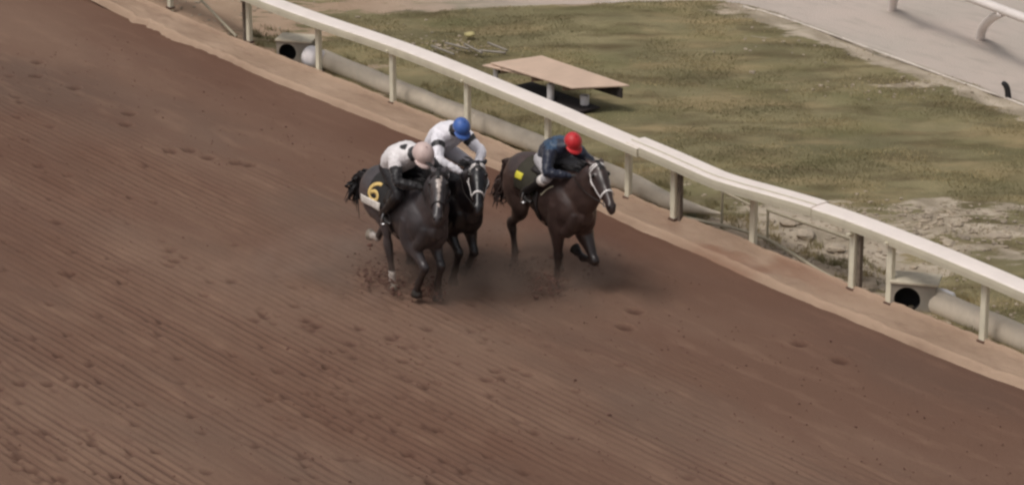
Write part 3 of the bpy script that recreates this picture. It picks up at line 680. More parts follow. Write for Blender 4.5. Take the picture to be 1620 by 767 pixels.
        tube(bm, [k_ + (e - k_).normalized() * .07, k_, k_ + (f - k_).normalized() * .06, k_.lerp(f, .5), f + (k_ - f).normalized() * .05, f], [(0.0550, 0.0594), (0.0616, 0.0702), (0.0495, 0.0572), (0.0374, 0.0486), (0.0396, 0.0518), (0.0506, 0.0583)], (0, 1, 0), 12, 3)
        tube(bm, [f, f.lerp(c, .5), c], [(0.0495, 0.0572), (0.0396, 0.0432), (0.0550, 0.0583)], (0, 1, 0), 12, 3)
        HO.append((key, c, a3, f, k_))
    for key, sgn in (('rh', -1), ('lh', 1)):
        a0, a1, a2, a3, sp = pose[key]; hp = V((-.52, .13 * sgn, 1.26 + z))
        s_ = seg(hp, .34, a0); s_.y = .165 * sgn; h = seg(s_, .43, a1); h.y = .13 * sgn + sp; f = seg(h, .36, a2); f.y = .12 * sgn + sp * 1.5; c = seg(f, .12, a3); c.y = f.y
        tube(bm, [hp + V((-.05, 0, .06)), hp.lerp(s_, .5) + V((-.08, 0, 0)), s_ + V((-.05, 0, -.02)), s_.lerp(h, .45), h + (s_ - h).normalized() * .09], [(0.162, 0.216), (0.140, 0.232), (0.103, 0.173), (0.067, 0.103), (0.039, 0.056)], (0, 1, 0), 16, 4)
        tube(bm, [h + (s_ - h).normalized() * .10 , h + V((-.018, 0, .02)), h + (f - h).normalized() * .07, h.lerp(f, .5), f + (h - f).normalized() * .05, f], [(0.0473, 0.0648), (0.0605, 0.0832), (0.0495, 0.0648), (0.0396, 0.0518), (0.0429, 0.0540), (0.0539, 0.0605)], (0, 1, 0), 12, 3)
        tube(bm, [f, f.lerp(c, .5), c], [(0.0506, 0.0583), (0.0407, 0.0464), (0.0561, 0.0594)], (0, 1, 0), 12, 3)
        HO.append((key, c, a3, f, h))
    me = fuse(bm, .0155, 6, .5)
    displace(me, lambda c: .007 * noise.noise(c * 5.5) + .003 * noise.noise(c * 13))
    HI = HM.inverted(); low = legc
    sockp = [(c, f) for key, c, a, f, k_ in HO if key in socks]
    def fn(co, no):
        k = min(1, max(0, (.78 + z - co.z) / .25)); n_ = noise.noise(co * 6) * .12
        c = [coat[i] * (1 - k) + low[i] * k for i in range(3)]
        # warmer, paler muzzle and flanks; dapple of muscle
        f = 1 + n_ + .45 * noise.noise(co * 2.1) + .25 * noise.noise(co * 4.7)
        q = HI @ co
        if q.x > .42 and abs(q.y) < .12 and q.z > -.2 and co.x > .7:
            kk = min(1, (q.x - .42) / .1) * .5; c = [c[i] * (1 - kk) + low[i] * .8 * kk for i in range(3)]
        if face and co.x > .7:
            if face == 'star':
                if (q.x - .06) ** 2 / .022 ** 2 + (q.y + .0) ** 2 / .024 ** 2 < 1 and q.z > .02: return (.55, .5, .48)
            else:
                wd = .034 * (1 - min(1, max(0, (q.x - .10) / .16)) * .62) * (1 + .5 * noise.noise(q * 30))
                if .04 < q.x < .42 and abs(q.y - .01) < wd and q.z > .01: return (.50, .42, .38)
        for c_, f_ in sockp:
            if (co - c_).length < .10 or (co - f_).length < .06 or (co - (c_ + f_) / 2).length < .09: return (.52, .46, .42)
        return [x * f for x in c]
    paint(me, fn)
    body = link('body', me, mat(coatname, (0, 0, 0), rough, .14, 9, .0012, 160, attr='coat', spec=.6, sheen=.0, grime=.22), root)
    B = bvh_of(me)
    for key, c, a3, f, k_ in HO: hoof(root, c, .085, a3 * (.8 if pose.get(key + '_lift') is None else 1), MATS.get('pale_hoof') if key in socks else None)
    for s in (1, -1):
        p, nn = cast(B, HM @ V((.115, .0, -.005)), HM.to_3x3() @ V((0, s, .32)), .4, 0)
        bm = bmesh.new(); ball(bm, p - nn * .008, (.021, .021, .021), 12); obj('eye', bm, M_eye, root)
        p, nn = cast(B, HM @ V((.545, 0, .0)), HM.to_3x3() @ V((.3, s, .45)), .3, 0)
        bm = bmesh.new(); ball(bm, (0, 0, 0), (.007, .012, .018), 10); o = obj('nostril', bm, M_eye, root); o.location = p; o.rotation_mode = 'QUATERNION'; o.rotation_quaternion = nn.to_track_quat('X', 'Z')
    # mane and forelock
    rr = random.Random(len(label)); bm = bmesh.new()
    for i in range(46):
        u = i / 45; b0 = V((.40, 0, 1.6 + z)).lerp(pl + V((-.06, 0, .09)), u); p, nn = cast(B, b0 - V((0, 0, .15)), V((-.45, 0, 1)), .5, -.01)
        L = rr.uniform(.09, .17); sd_ = V((-.9, rr.uniform(-.6, .2), mane_up + rr.uniform(-.2, .3))).normalized()
        tube(bm, [p, p + sd_ * L * .5, p + sd_ * L + V((-.03, -.02, -.03))], [(.016, .014), (.013, .010), (.004, .003)], (0, 1, 0), 5, 2, .2)
    obj('mane', bm, M_hair_black, root); bm = bmesh.new()
    for i in range(7):
        a = HM @ V((-.06, rr.uniform(-.025, .025), .06)); b = HM @ V((.03, rr.uniform(-.03, .03), .085)); tube(bm, [a, b, HM @ V((.08, rr.uniform(-.04, .04), .088))], [.010, .008, .003], (0, 1, 0), 5, 2, .2)
    obj('forelock', bm, M_hair_black, root)
    # tail
    bm = bmesh.new(); tb = V((-.82, 0, 1.36 + z)); tl = tail or [(-.98, -.02, 1.40), (-1.10, -.03, 1.28), (-1.16, -.03, 1.10)]
    for i in range(70):
        off = [V((rr.gauss(0, 1), rr.gauss(0, 1), rr.gauss(0, 1))) for _ in tl]
        pts = [tb + off[0] * .012] + [V(q) + V((0, 0, z)) + o_ * (.022 + .014 * j) for j, (q, o_) in enumerate(zip(tl, off))]
        tube(bm, pts, [(.022, .020)] + [(.016, .013)] * (len(tl) - 1) + [(.003, .003)], (0, 1, 0), 5, 3, .2)
    obj('tail', bm, mat('tail_' + coatname, pose.get('tailc', (.013, .011, .012)), .6, .3, 20), root)
    # bridle
    Mb = M_whitest if bridle == 'white' else M_black_strap
    R3 = HM.to_3x3()
    def hp_(d, phi, zc=-.04, off=.004): return cast(B, HM @ V((d, 0, zc)), R3 @ V((0, cos(phi), sin(phi))), .35, off)
    wdt = .024 if bridle == 'white' else .02
    strap('noseband', [hp_(.355 + .015 * abs(cos(a)), a) for a in np.linspace(-.8, pi + .8, 22)], wdt * 1.05, .008, Mb, root)
    strap('browband', [hp_(.005 + .025 * abs(cos(a)), a) for a in np.linspace(.0, pi, 14)], wdt, .008, Mb, root)
    for s, sg in ((0, 1), (pi, -1)):
        strap('cheekpiece', [hp_(.01 + .37 * t_, s - sg * (.10 + .25 * t_)) for t_ in np.linspace(0, 1, 12)], wdt * .9, .007, Mb, root)
    strap('headpiece', [hp_(-.015, a, -.04) for a in np.linspace(-.25, pi + .25, 14)], .022, .006, M_black_strap if bridle != 'white' else Mb, root)
    # bit rings and reins
    hands = pose['hands']
    for s, sg in ((0, 1), (pi, -1)):
        bp_, nn = hp_(.455, s - sg * .45)
        bm = bmesh.new()
        for i in range(12):
            a0, a1 = 2 * pi * i / 12, 2 * pi * (i + 1) / 12; e1_ = R3 @ V((1, 0, 0)); e2_ = R3 @ V((0, 0, 1))
            tube(bm, [bp_ + (e1_ * cos(a0) + e2_ * sin(a0)) * .033, bp_ + (e1_ * cos(a1) + e2_ * sin(a1)) * .033], [.006, .006], nn, 6, 1, .1)
        obj('bit_ring', bm, M_silver, root)
        h_ = V(hands) + V((0, .08 * sg, 0)); bm = bmesh.new(); pts = []
        for t_ in np.linspace(0, 1, 9):
            q = bp_.lerp(h_, t_); q.y += sg * .07 * sin(pi * t_)
            hit = B.find_nearest(q); 
            if hit[0] is not None and (q - hit[0]).dot(hit[1]) < .015: q = hit[0] + hit[1] * .018
            pts.append(q)
        tube(bm, pts, [(.010, .005)] * 9, (0, 0, 1), 6, 2, .1); obj('rein', bm, M_leather, root)
    # saddle cloth, saddle, girth
    def around(x, phi, off, zc=1.22): return cast(B, V((x, 0, zc + z)), V((0, sin(phi), cos(phi))), 1.0, off)
    def patch(name, x0, x1, f0, f1, off, m, nx=12, nf=20, th=.010, paintf=None, slant=0.0):
        bm = bmesh.new(); g = []; g2 = []
        for i in range(nx + 1):
            r1, r2_ = [], []
            for j in range(nf + 1):
                f = f0 + (f1 - f0) * j / nf; x = x0 + (x1 - x0) * i / nx - slant * abs(f)
                p, nn = around(x, f, off); r1.append(bm.verts.new(p)); r2_.append(bm.verts.new(p + nn * th))
            g.append(r1); g2.append(r2_)
        for i in range(nx):
            for j in range(nf):
                bm.faces.new((g2[i][j], g2[i + 1][j], g2[i + 1][j + 1], g2[i][j + 1])); bm.faces.new((g[i][j], g[i][j + 1], g[i + 1][j + 1], g[i + 1][j]))
        for i in range(nx):
            bm.faces.new((g[i][0], g[i + 1][0], g2[i + 1][0], g2[i][0])); bm.faces.new((g[i][nf], g2[i][nf], g2[i + 1][nf], g[i + 1][nf]))
        for j in range(nf):
            bm.faces.new((g[0][j], g2[0][j], g2[0][j + 1], g[0][j + 1])); bm.faces.new((g[nx][j], g[nx][j + 1], g2[nx][j + 1], g2[nx][j]))
        return obj(name, bm, m, root)
    cl = cloth
    Mc = mat('cloth_' + cl['name'], cl['col'], .8, .12, 12, .002, 90)
    sc_ = patch('saddle_cloth', -.36, .16, -1.55, 1.55, .008, Mc, 12, 36)
    for s in (-1, 1):
        if cl.get('band'):
            patch('name_band', -.50, -.06, s * 1.36, s * 1.70, .024, mat('pale_band', lin((222, 214, 206)), .7, .2, 25), 8, 6)
        if cl.get('digit'):
            # strokes of a numeral 6, laid on the cloth, centre of the figure at xc, angle fc
            xc, fc, wd, ht = -.24, s * 1.05, .105, .34
            pts = [(.75, -1.0), (.2, -.95), (-.45, -.6), (-.85, 0.0), (-.85, .5), (-.45, .92), (.2, .98), (.75, .75), (.85, .35), (.55, .02), (.0, -.05), (-.6, .25)]
            P2 = [V((a, b, 0)) for a, b in pts]; P2, _ = resample(P2, [(1, 1)] * len(P2), 4)
            strap('numeral', [around(xc + (q.x if s < 0 else -q.x) * wd, fc + s * q.y * ht, .021) for q in P2], .048, .004, mat('gold_numeral', lin((222, 190, 120)), .6, .08), root)
        if cl.get('patch'):
            patch('yellow_patch', -.35, -.22, s * .86, s * 1.12, .022, mat('yellow_patch', lin((226, 214, 70)), .7, .1), 5, 5, .004)
        if cl.get('piping'):
            strap('piping', [around(.40 - .18 * t_ ** .8, s * (.78 + .55 * t_), .012) for t_ in np.linspace(0, 1, 12)], .020, .006, mat('cream_piping', lin((206, 196, 170)), .6, .1), root)
    patch('saddle', -.14, .16, -.62, .62, .022, M_leather, 8, 14, .022)
    patch('saddle_flap', .0, .17, -1.25, 1.25, .021, M_leather, 5, 20, .008)
    strap('girth', [around(.12, a, .012) for a in np.linspace(1.2, 2 * pi - 1.2, 30)], .085, .008, M_black_strap if not cl.get('whitegirth') else M_whitest, root)
    for s in (-1, 1):
        ft = V(pose['foot']); ft.y = abs(ft.y) * s
        p0, nn = around(.08, s * .75, .03)
        strap('stirrup_leather', [(p0, nn), (p0.lerp(ft + V((0, 0, .12)), .5) + V((0, .03 * s, 0)), V((0, s, 0))), (ft + V((0, 0, .12)), V((0, s, 0)))], .022, .004, M_leather, root)
        bm = bmesh.new()
        A = [ft + V((0, -.055, -.025)), ft + V((0, -.058, .03)), ft + V((0, -.03, .10)), ft + V((0, 0, .125)), ft + V((0, .03, .10)), ft + V((0, .058, .03)), ft + V((0, .055, -.025))]
        tube(bm, A, [.008] * 7, (1, 0, 0), 6, 2, .2); box(bm, ft + V((0, 0, -.03)), (.05, .12, .014)); obj('stirrup', bm, M_silver, root)
    return root

# ------------------------------------------------------------------ riders
M_skin = mat('skin', lin((172, 126, 104)), .55, .08, 20)
def make_rider(hroot, label, J, silks, breech, helmc, boot=(.02, .016, .015), name='x', band=None, boottop=None, goggle=(.03, .03, .04), bk=1.0, hk=1.0, gloves=(.02, .018, .02)):
    V = Vector
    root = bpy.data.objects.new('person', None); COL.objects.link(root)
    M = Matrix.Translation(hroot.location) @ Matrix.Rotation(hroot.rotation_euler.z, 4, 'Z') @ Matrix.Scale(hroot.scale.x, 4) @ Matrix.Translation(V(J['seat']))
    root.matrix_world = M; root.location = M.translation; tag(root, label, 'person', 'jockeys riding crouched')
    o0 = V(J['seat'])
    def L(p): return V(p) - o0
    hip, chest, neck, head = L(J['hip']), L(J['chest']), L(J['neck']), L(J['head'])
    fdir = V(J['face']).normalized()           # where the face looks
    updir = V(J['crown']).normalized()
    sidev = updir.cross(fdir).normalized(); updir = fdir.cross(sidev).normalized()
    arms, legs = {}, {}
    for s in (1, -1):
        k = 'l' if s > 0 else 'r'
        sh = L(J['sh' + k]) ; el = L(J['el' + k]); ha = L(J['ha' + k]); arms[k] = (sh, el, ha)
        hj = hip + V((0, .09 * s, -.02)); kn = L(J['kn' + k]); an = L(J['an' + k]); legs[k] = (hj, kn, an)
    # --- body: one skin from crown to boots
    bm = bmesh.new()
    lat = (arms['l'][0] - arms['r'][0]).normalized()
    tube(bm, [hip, hip.lerp(chest, .5), chest, neck], [(.135, .10), (.12, .085), (.145, .10), (.06, .055)], lat, 14, 3)
    tube(bm, [neck, neck.lerp(head, .6)], [.052, .050], lat, 10, 2)
    def hm(x, y, z): return head + fdir * x + sidev * y + updir * z
    ball(bm, hm(0, 0, .02), .088, 14); tube(bm, [hm(.01, 0, .04), hm(.03, 0, -.04), hm(.05, 0, -.10)], [(.072, .085), (.066, .075), (.036, .035)], sidev, 12, 3)
    tube(bm, [hm(.085, 0, .0), hm(.105, 0, -.028), hm(.088, 0, -.042)], [.010, .014, .010], sidev, 8, 2)     # nose
    tube(bm, [hm(.078, -.022, -.066), hm(.086, 0, -.066), hm(.078, .022, -.066)], [.008, .010, .008], updir, 6, 2)  # mouth
    for s in (1, -1): ball(bm, hm(-.005, .080 * s, -.015), .020, 8)
    for k, (sh, el, ha) in arms.items():
        tube(bm, [sh, sh.lerp(el, .5), el, el.lerp(ha, .4), ha], [.048, .043, .035, .034, .025], (0, 0, 1), 10, 3)
        d = (ha - el).normalized(); inn = V((0, -1 if k == 'l' else 1, 0)); pl_ = ha + d * .05
        nrm = d.cross(inn).normalized()        # fingers lie side by side along nrm
        tube(bm, [ha, pl_], [(.020, .036), (.022, .040)], inn, 10, 2)
        for i, (off, ln) in enumerate(((-.030, .9), (-.010, 1.0), (.011, .95), (.030, .75))):
            a = pl_ + nrm * off; b = a + d * .030 * ln; c_ = b + inn * .026 * ln - d * .004; e_ = c_ - d * .026 * ln
            tube(bm, [a, b, c_, e_], [.0095, .009, .0085, .0075], nrm, 7, 2)
        a = ha + d * .02 - nrm * .035; tube(bm, [a, a + d * .03 - nrm * .012 + inn * .012, a + d * .05 + inn * .03], [.012, .010, .008], nrm, 7, 2)
    for k, (hj, kn, an) in legs.items():
        tube(bm, [hj, hj.lerp(kn, .45), kn, kn.lerp(an, .35), an], [.085, .072, .05, .052, .034], (0, 1, 0), 12, 3)
        tube(bm, [an, an + V((.05, 0, -.055)), an + V((.12, 0, -.068))], [.030, .026, .018], (0, 1, 0), 10, 2)
    me = fuse(bm, .0095, 3, .4)
    paint(me, lambda co, no: (gloves if min((co - arms['l'][2]).length, (co - arms['r'][2]).length) < .15 else ((.02, .016, .015) if co.z < legs['l'][1].z - .2 and co.x < .6 else lin((160, 118, 98)))), 'skin')
    link('body', me, mat('skin_tone', (0, 0, 0), .55, .08, 20, attr='skin'), root)
    for s in (1, -1):
        bm = bmesh.new(); ball(bm, hm(.080, .030 * s, .002), .0115, 8); obj('eye', bm, M_eye, root)
    # --- jacket
    bm = bmesh.new()
    tube(bm, [hip.lerp(chest, .12), hip.lerp(chest, .5) + V((0, 0, .025)), chest + V((0, 0, .01)), chest.lerp(neck, .6), neck.lerp(head, .15)], [(.175*bk, .140*bk), (.190*bk, .155*bk), (.205*bk, .150*bk), (.14*bk, .11*bk), (.066, .062)], lat, 18, 3)
    for k, (sh, el, ha) in arms.items():
        tube(bm, [chest.lerp(sh, .5), sh, sh.lerp(el, .5), el, el.lerp(ha, .5), el.lerp(ha, .93)], [.085, .092, .078, .066, .058, .036], (0, 0, 1), 12, 3)
    me = fuse(bm, .012, 3, .5)
    displace(me, lambda c: .012 * noise.noise(c * Vector((9, 15, 9))) + .007 * noise.noise(c * 28))
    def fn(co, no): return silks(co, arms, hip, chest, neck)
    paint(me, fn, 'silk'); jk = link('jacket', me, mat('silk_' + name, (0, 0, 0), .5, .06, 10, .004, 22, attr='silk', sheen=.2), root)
    # --- breeches
    bm = bmesh.new()
    tube(bm, [hip.lerp(chest, .2), hip, hip + (hip - chest).normalized() * .07 + V((0, 0, -.03))], [(.148, .112), (.160, .128), (.13, .10)], lat, 16, 3)
    for k, (hj, kn, an) in legs.items():
        tube(bm, [hj, hj.lerp(kn, .45), kn, kn.lerp(an, .28)], [.112, .094, .068, .060], (0, 1, 0), 12, 3)
    me = fuse(bm, .012, 3, .5)
    displace(me, lambda c: .006 * noise.noise(c * 18))
    link('breeches', me, mat('breeches_' + name, breech, .6, .06, 10), root)
    # --- boots
    for k, (hj, kn, an) in legs.items():
        bm = bmesh.new(); tube(bm, [kn.lerp(an, .22), kn.lerp(an, .5), an, an + V((.02, 0, -.045))], [.066, .060, .046, .048], (0, 1, 0), 12, 3)
        tube(bm, [an + V((-.045, 0, -.055)), an + V((.05, 0, -.062)), an + V((.14, 0, -.07)), an + V((.18, 0, -.07))], [(.036, .032), (.042, .034), (.044, .026), (.032, .020)], (0, 1, 0), 12, 3)
        b_ = link('boot', fuse(bm, .010, 2, .5), mat('boot_' + name, boot, .35, .1), root)
        if boottop:
            bm = bmesh.new(); tube(bm, [kn.lerp(an, .18), kn.lerp(an, .32)], [.072, .070], (0, 1, 0), 14, 1, .05); obj('boot_cuff', bm, mat('cuff_' + name, boottop, .5, .05), b_)
    # --- helmet with peak, cap seam, goggles, chin strap
    bm = bmesh.new(); ret = bmesh.ops.create_uvsphere(bm, u_segments=28, v_segments=18, radius=1)
    for v in list(ret['verts']):
        if v.co.z < -.18: bm.verts.remove(v)
    for v in bm.verts:
        c = v.co.copy(); r = .128 * hk * (1 + .035 * noise.noise(c * 4) + .012 * sin(6 * math.atan2(c.y, c.x)) * (1 - c.z ** 2))
        v.co = hm(c.x * r * 1.08 - .008, c.y * r * .97, c.z * r * .98 + .022)
    h_ = obj('helmet', bm, mat('cap_' + name, helmc, .5, .08, 8, .003, 30, sheen=.2), root)
    so = h_.modifiers.new('thick', 'SOLIDIFY'); so.thickness = .008; so.offset = -1
    bm = bmesh.new(); rows = []
    for i in range(13):
        a = radians(-62 + 124 * i / 12); r1, r2_ = .132 * hk, .132 * hk + .055 * cos(a * 1.35)
        rows.append([bm.verts.new(hm(r * cos(a) * 1.04 - .005, r * sin(a) * .97, zz)) for r, zz in ((r1 - .01, .012), (r2_, -.006), (r2_, -.012), (r1 - .01, .004))])
    for a, b in zip(rows, rows[1:]):
        for i in range(4): bm.faces.new((a[i], a[(i + 1) % 4], b[(i + 1) % 4], b[i]))
    bm.faces.new(rows[0]); bm.faces.new(rows[-1]); obj('peak', bm, MATS['cap_' + name], h_)
    bm = bmesh.new(); ball(bm, hm(-.005, 0, .022 + .130 * hk), (.012, .012, .008), 8); obj('button', bm, MATS['cap_' + name], h_)
    bm = bmesh.new(); rows = []
    for i in range(11):
        a = radians(-58 + 116 * i / 10)
        rows.append([bm.verts.new(hm(r * cos(a), r * sin(a) * .92, zz)) for r, zz in ((.094, .022), (.108, .018), (.108, -.020), (.092, -.026))])
    for a, b in zip(rows, rows[1:]):
        for i in range(4): bm.faces.new((a[i], a[(i + 1) % 4], b[(i + 1) % 4], b[i]))
    bm.faces.new(rows[0]); bm.faces.new(rows[-1]); obj('goggles', bm, mat('goggle_lens', goggle, .15, .0), root)
    bm = bmesh.new(); tube(bm, [hm(.0, .094, -.01), hm(.03, .075, -.07), hm(.055, 0, -.118), hm(.03, -.075, -.07), hm(0, -.094, -.01)], [(.008, .004)] * 5, fdir, 6, 4, .1); obj('chin_strap', bm, M_black_strap, root)
    return root

def segd(co, a, b):
    ab = b - a; t = max(0, min(1, (co - a).dot(ab) / ab.length_squared)); return (co - (a + ab * t)).length, t
WHITE = lin((232, 226, 226)); BLK = (.014, .012, .014)
def silk_a(co, arms, hip, chest, neck):
    for k in ('l', 'r'):
        sh, el, ha = arms[k]; d1, t1 = segd(co, sh, el); d2, t2 = segd(co, el, ha)
        if d1 < .085 and t1 > .30 or d2 < .075: return BLK if (t1 > .30) else WHITE
    if (co - neck).length < .10: return BLK
    d, t = segd(co, hip, chest)
    q = noise.noise(co * 8.5 + Vector((4.2, 1, 0)))
    if q > .40: return BLK
    if t < .04: return BLK
    return WHITE
def silk_b(co, arms, hip, chest, neck):
    for k in ('l', 'r'):
        sh, el, ha = arms[k]; d1, t1 = segd(co, sh, el)
        if d1 < .11 and .22 < t1 < .46: return BLK
    if (co - neck).length < .085: return BLK
    return lin((234, 230, 236))
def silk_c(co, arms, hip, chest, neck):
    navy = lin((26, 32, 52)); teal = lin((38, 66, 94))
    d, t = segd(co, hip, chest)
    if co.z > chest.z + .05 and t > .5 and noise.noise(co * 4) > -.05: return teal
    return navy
# ------------------------------------------------------------------ the three pairs
mat('pale_hoof', (.30, .25, .20), .6, .2, 20)
def horse_origin(u, v, xl, yl, rz):
    """origin so that local ground point (xl, yl) stands at pixel (u, v)"""
    g = P(u, v, 0); f = Vector((cos(rz), sin(rz), 0)); l = Vector((-sin(rz), cos(rz), 0)); q = g - f * xl - l * yl; q.z = 0.0; return q
RZ = radians(-57)
poseC = dict(rf=(-6, -4, -20, 0), lf=(40, -82, -110, .02), lf_e=(.10, 0, -.10), rh=(20, -40, 10, -10, 0), lh=(62, 12, 28, -10, 0), tailc=(.045, .026, .022), hands=(.66, 0, 1.56), foot=(-.02, .36, 1.13), lf_lift=1, rh_lift=1, lh_lift=1)
hC = make_horse(horse_origin(880, 458, .33, -.13, RZ), RZ, 'dark bay racehorse with a small white star and white bridle, galloping nearest the rail', poseC,
                (.054, .033, .029), (.020, .013, .012), face='star', cloth=dict(name='c', col=(.035, .03, .018), patch=True, piping=True), dz=-.05, coatname='coat_dark_bay',
                poll=(1.04, -.01, 1.78), pitch=38, yaw=-12, tail=[(-.95, -.03, 1.34), (-1.00, -.02, 1.16), (-1.02, -.04, .98), (-1.06, -.08, .84)])
RZA = radians(-58)
poseA = dict(rf=(46, -32, -25, 0), lf=(40, -18, 0, 0), rh=(60, 6, 10, 10, 0), lh=(30, -60, -40, -85, .02), hands=(.70, 0, 1.54), foot=(.16, .36, 1.03), lh_lift=1)
hA = make_horse(horse_origin(622, 460, -.06, -.14, RZA), RZA, 'dark grey-brown racehorse with a white blaze and black number cloth, leftmost of the three', poseA,
                (.058, .049, .052), (.024, .018, .018), face='blaze', socks=('rh', 'lh'), bridle='dark', cloth=dict(name='a', col=(.014, .012, .012), band=True, digit=True), dz=-.10, coatname='coat_grey_brown',
                poll=(.98, -.08, 1.80), pitch=43, yaw=-34, tail=[(-.98, -.02, 1.34), (-1.08, -.04, 1.26), (-1.13, -.06, 1.14), (-1.14, -.06, 1.02)])
poseB = dict(rf=(42, -22, -20, 0), lf=(26, -36, -50, .02), rh=(26, -30, -8, 10, 0), lh=(30, -50, -25, -60, .0), hands=(.72, 0, 1.58), foot=(.0, .36, 1.13), lf_lift=1)
RZB = radians(-60)
oB = horse_origin(733, 433, .33, -.13, RZB) + Vector((-.22, -.46, 0))
hB = make_horse(oB, RZB, 'near-black racehorse with a white bridle running behind the leftmost horse', poseB,
                (.012, .010, .012), (.009, .007, .008), face='star', cloth=dict(name='b', col=(.03, .03, .05)), dz=-.06, coatname='coat_black',
                poll=(1.02, -.04, 1.75), pitch=38, yaw=-30)
def crouch(hip=(-.12, 0, 1.80), chest=(.22, 0, 1.96), neck=(.38, 0, 2.03), head=(.52, 0, 2.06), hz=1.66, hx=.70, foot=(.0, .36, 1.13), knee=(.30, .30, 1.50), face=(1, -.2, -.75), crown=(.5, 0, 1), elz=1.72, elx=.42, elw=.33, sh=.19):
    d = dict(seat=(0, 0, 1.5), hip=hip, chest=chest, neck=neck, head=head, face=face, crown=crown)
    for k, s in (('l', 1), ('r', -1)):
        d['sh' + k] = (chest[0] + .06, chest[1] + sh * s, chest[2] - .02); d['el' + k] = (elx, elw * s, elz); d['ha' + k] = (hx - .07, .085 * s, hz)
        d['kn' + k] = (knee[0], knee[1] * s, knee[2]); d['an' + k] = (foot[0] - .05, foot[1] * s, foot[2] + .075)
    return d
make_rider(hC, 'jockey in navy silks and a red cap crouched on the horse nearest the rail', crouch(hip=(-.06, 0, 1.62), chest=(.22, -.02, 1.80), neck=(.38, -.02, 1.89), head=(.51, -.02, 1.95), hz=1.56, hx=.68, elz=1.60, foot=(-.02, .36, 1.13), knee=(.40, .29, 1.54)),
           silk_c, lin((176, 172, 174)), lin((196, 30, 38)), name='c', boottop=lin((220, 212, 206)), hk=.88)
make_rider(hA, 'jockey in white and black silks with a pale pinkish cap, on the leftmost horse', crouch(hip=(-.18, -.04, 1.62), chest=(.20, -.08, 1.83), neck=(.42, -.08, 1.92), head=(.62, -.09, 1.96), hz=1.54, foot=(.16, .36, 1.03), knee=(.40, .30, 1.44), elz=1.60),
           silk_a, BLK, lin((206, 182, 176)), name='a', bk=1.15, hk=1.08)
make_rider(hB, 'jockey all in white with black armbands and a blue cap, between the other two riders', crouch(hip=(-.10, 0, 1.70), chest=(.22, 0, 1.95), neck=(.38, 0, 2.05), head=(.53, 0, 2.11), hz=1.60, hx=.78, elz=1.74, elx=.50, elw=.30),
           silk_b, lin((228, 224, 230)), lin((58, 96, 168)), name='b', bk=1.1, hk=.88)

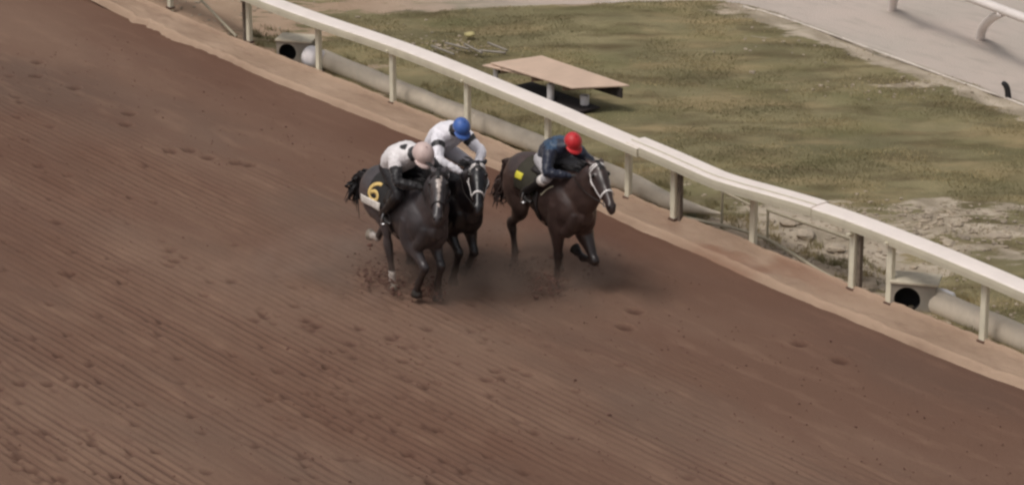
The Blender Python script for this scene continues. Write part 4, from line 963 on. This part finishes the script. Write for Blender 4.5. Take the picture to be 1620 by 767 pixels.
# ------------------------------------------------------------------ clods and dust thrown up by the hooves
def clods():
    r = random.Random(4); bm = bmesh.new()
    t_ = bmesh.new(); bmesh.ops.create_icosphere(t_, subdivisions=1, radius=1); t_.verts.ensure_lookup_table(); t_.verts.index_update()
    TV = [v.co.copy() for v in t_.verts]; TF = [[v.index for v in f.verts] for f in t_.faces]; t_.free()
    def one(p, s):
        M_ = Matrix.Translation(p) @ Matrix.Rotation(r.uniform(0, 6), 4, 'Z') @ Matrix.Diagonal((s * r.uniform(.8, 1.6), s * r.uniform(.6, 1.1), s * r.uniform(.5, .9), 1))
        vs = [bm.verts.new(M_ @ (c * r.uniform(.75, 1.2))) for c in TV]
        for f in TF: bm.faces.new([vs[i] for i in f])
    for u, v, n_, sp in ((868, 458, 330, .13), (820, 436, 190, .12), (930, 440, 40, .1), (600, 446, 260, .17), (622, 460, 90, .10), (680, 470, 150, .12), (738, 432, 120, .14)):
        g = P(u, v, .03)
        for i in range(n_): one(g + Vector((r.gauss(0, sp), r.gauss(0, sp * 1.6), abs(r.gauss(0, sp * .8)))), r.uniform(.005, .020) * (2 if r.random() < .06 else 1))
    for i in range(6000):
        s, t = r.uniform(-11, 11), r.uniform(-18, -1.2)
        q = ts(s, t); one(Vector((q.x, q.y, .012)), r.uniform(.004, .012) * (2 if r.random() < .02 else 1))
    for f in bm.faces: pass
    o = obj('dirt_clods', bm, mat('dirt_clod', lin((96, 66, 56)), .95, .25, 12), None, False)
    tag(o, 'loose dirt clods on the track and thrown up round the hooves', 'dirt', kind='stuff')
clods()

def dust():
    """dust hanging over the track where the hooves strike: thicker near the ground, ragged"""
    c = P(700, 440, 0); bm = bmesh.new(); bmesh.ops.create_icosphere(bm, subdivisions=3, radius=1)
    for v in bm.verts: v.co = Vector((v.co.x * 3.0, v.co.y * 1.8, max(.004, .02 + v.co.z * .62)))
    m = bpy.data.materials.new('track_dust'); m.use_nodes = True; n = m.node_tree.nodes; l = m.node_tree.links; n.clear()
    o_ = n.new('ShaderNodeOutputMaterial'); pv = n.new('ShaderNodeVolumePrincipled'); l.new(pv.outputs[0], o_.inputs['Volume'])
    pv.inputs['Color'].default_value = (.78, .56, .45, 1); pv.inputs['Anisotropy'].default_value = .2
    tc = n.new('ShaderNodeTexCoord'); mp = n.new('ShaderNodeMapping'); mp.inputs['Scale'].default_value = (1 / 3.0, 1 / 1.8, 1 / .60); l.new(tc.outputs['Object'], mp.inputs['Vector'])
    g = n.new('ShaderNodeTexGradient'); g.gradient_type = 'SPHERICAL'; l.new(mp.outputs[0], g.inputs['Vector'])
    nz = n.new('ShaderNodeTexNoise'); nz.inputs['Scale'].default_value = 1.6; nz.inputs['Detail'].default_value = 5; l.new(tc.outputs['Object'], nz.inputs['Vector'])
    r = n.new('ShaderNodeMapRange'); r.inputs['From Min'].default_value = .42; r.inputs['From Max'].default_value = .66; r.inputs['To Max'].default_value = 1.0; l.new(nz.outputs['Fac'], r.inputs['Value'])
    k = n.new('ShaderNodeMath'); k.operation = 'MULTIPLY'; l.new(g.outputs['Fac'], k.inputs[0]); l.new(r.outputs[0], k.inputs[1])
    k2 = n.new('ShaderNodeMath'); k2.operation = 'MULTIPLY'; l.new(k.outputs[0], k2.inputs[0]); k2.inputs[1].default_value = 3.6; l.new(k2.outputs[0], pv.inputs['Density'])
    o = obj('dust_cloud', bm, m); o.location = (c.x, c.y, 0.02); tag(o, 'thin brown dust hanging round the hooves of the three horses', 'dust', kind='stuff')
dust()
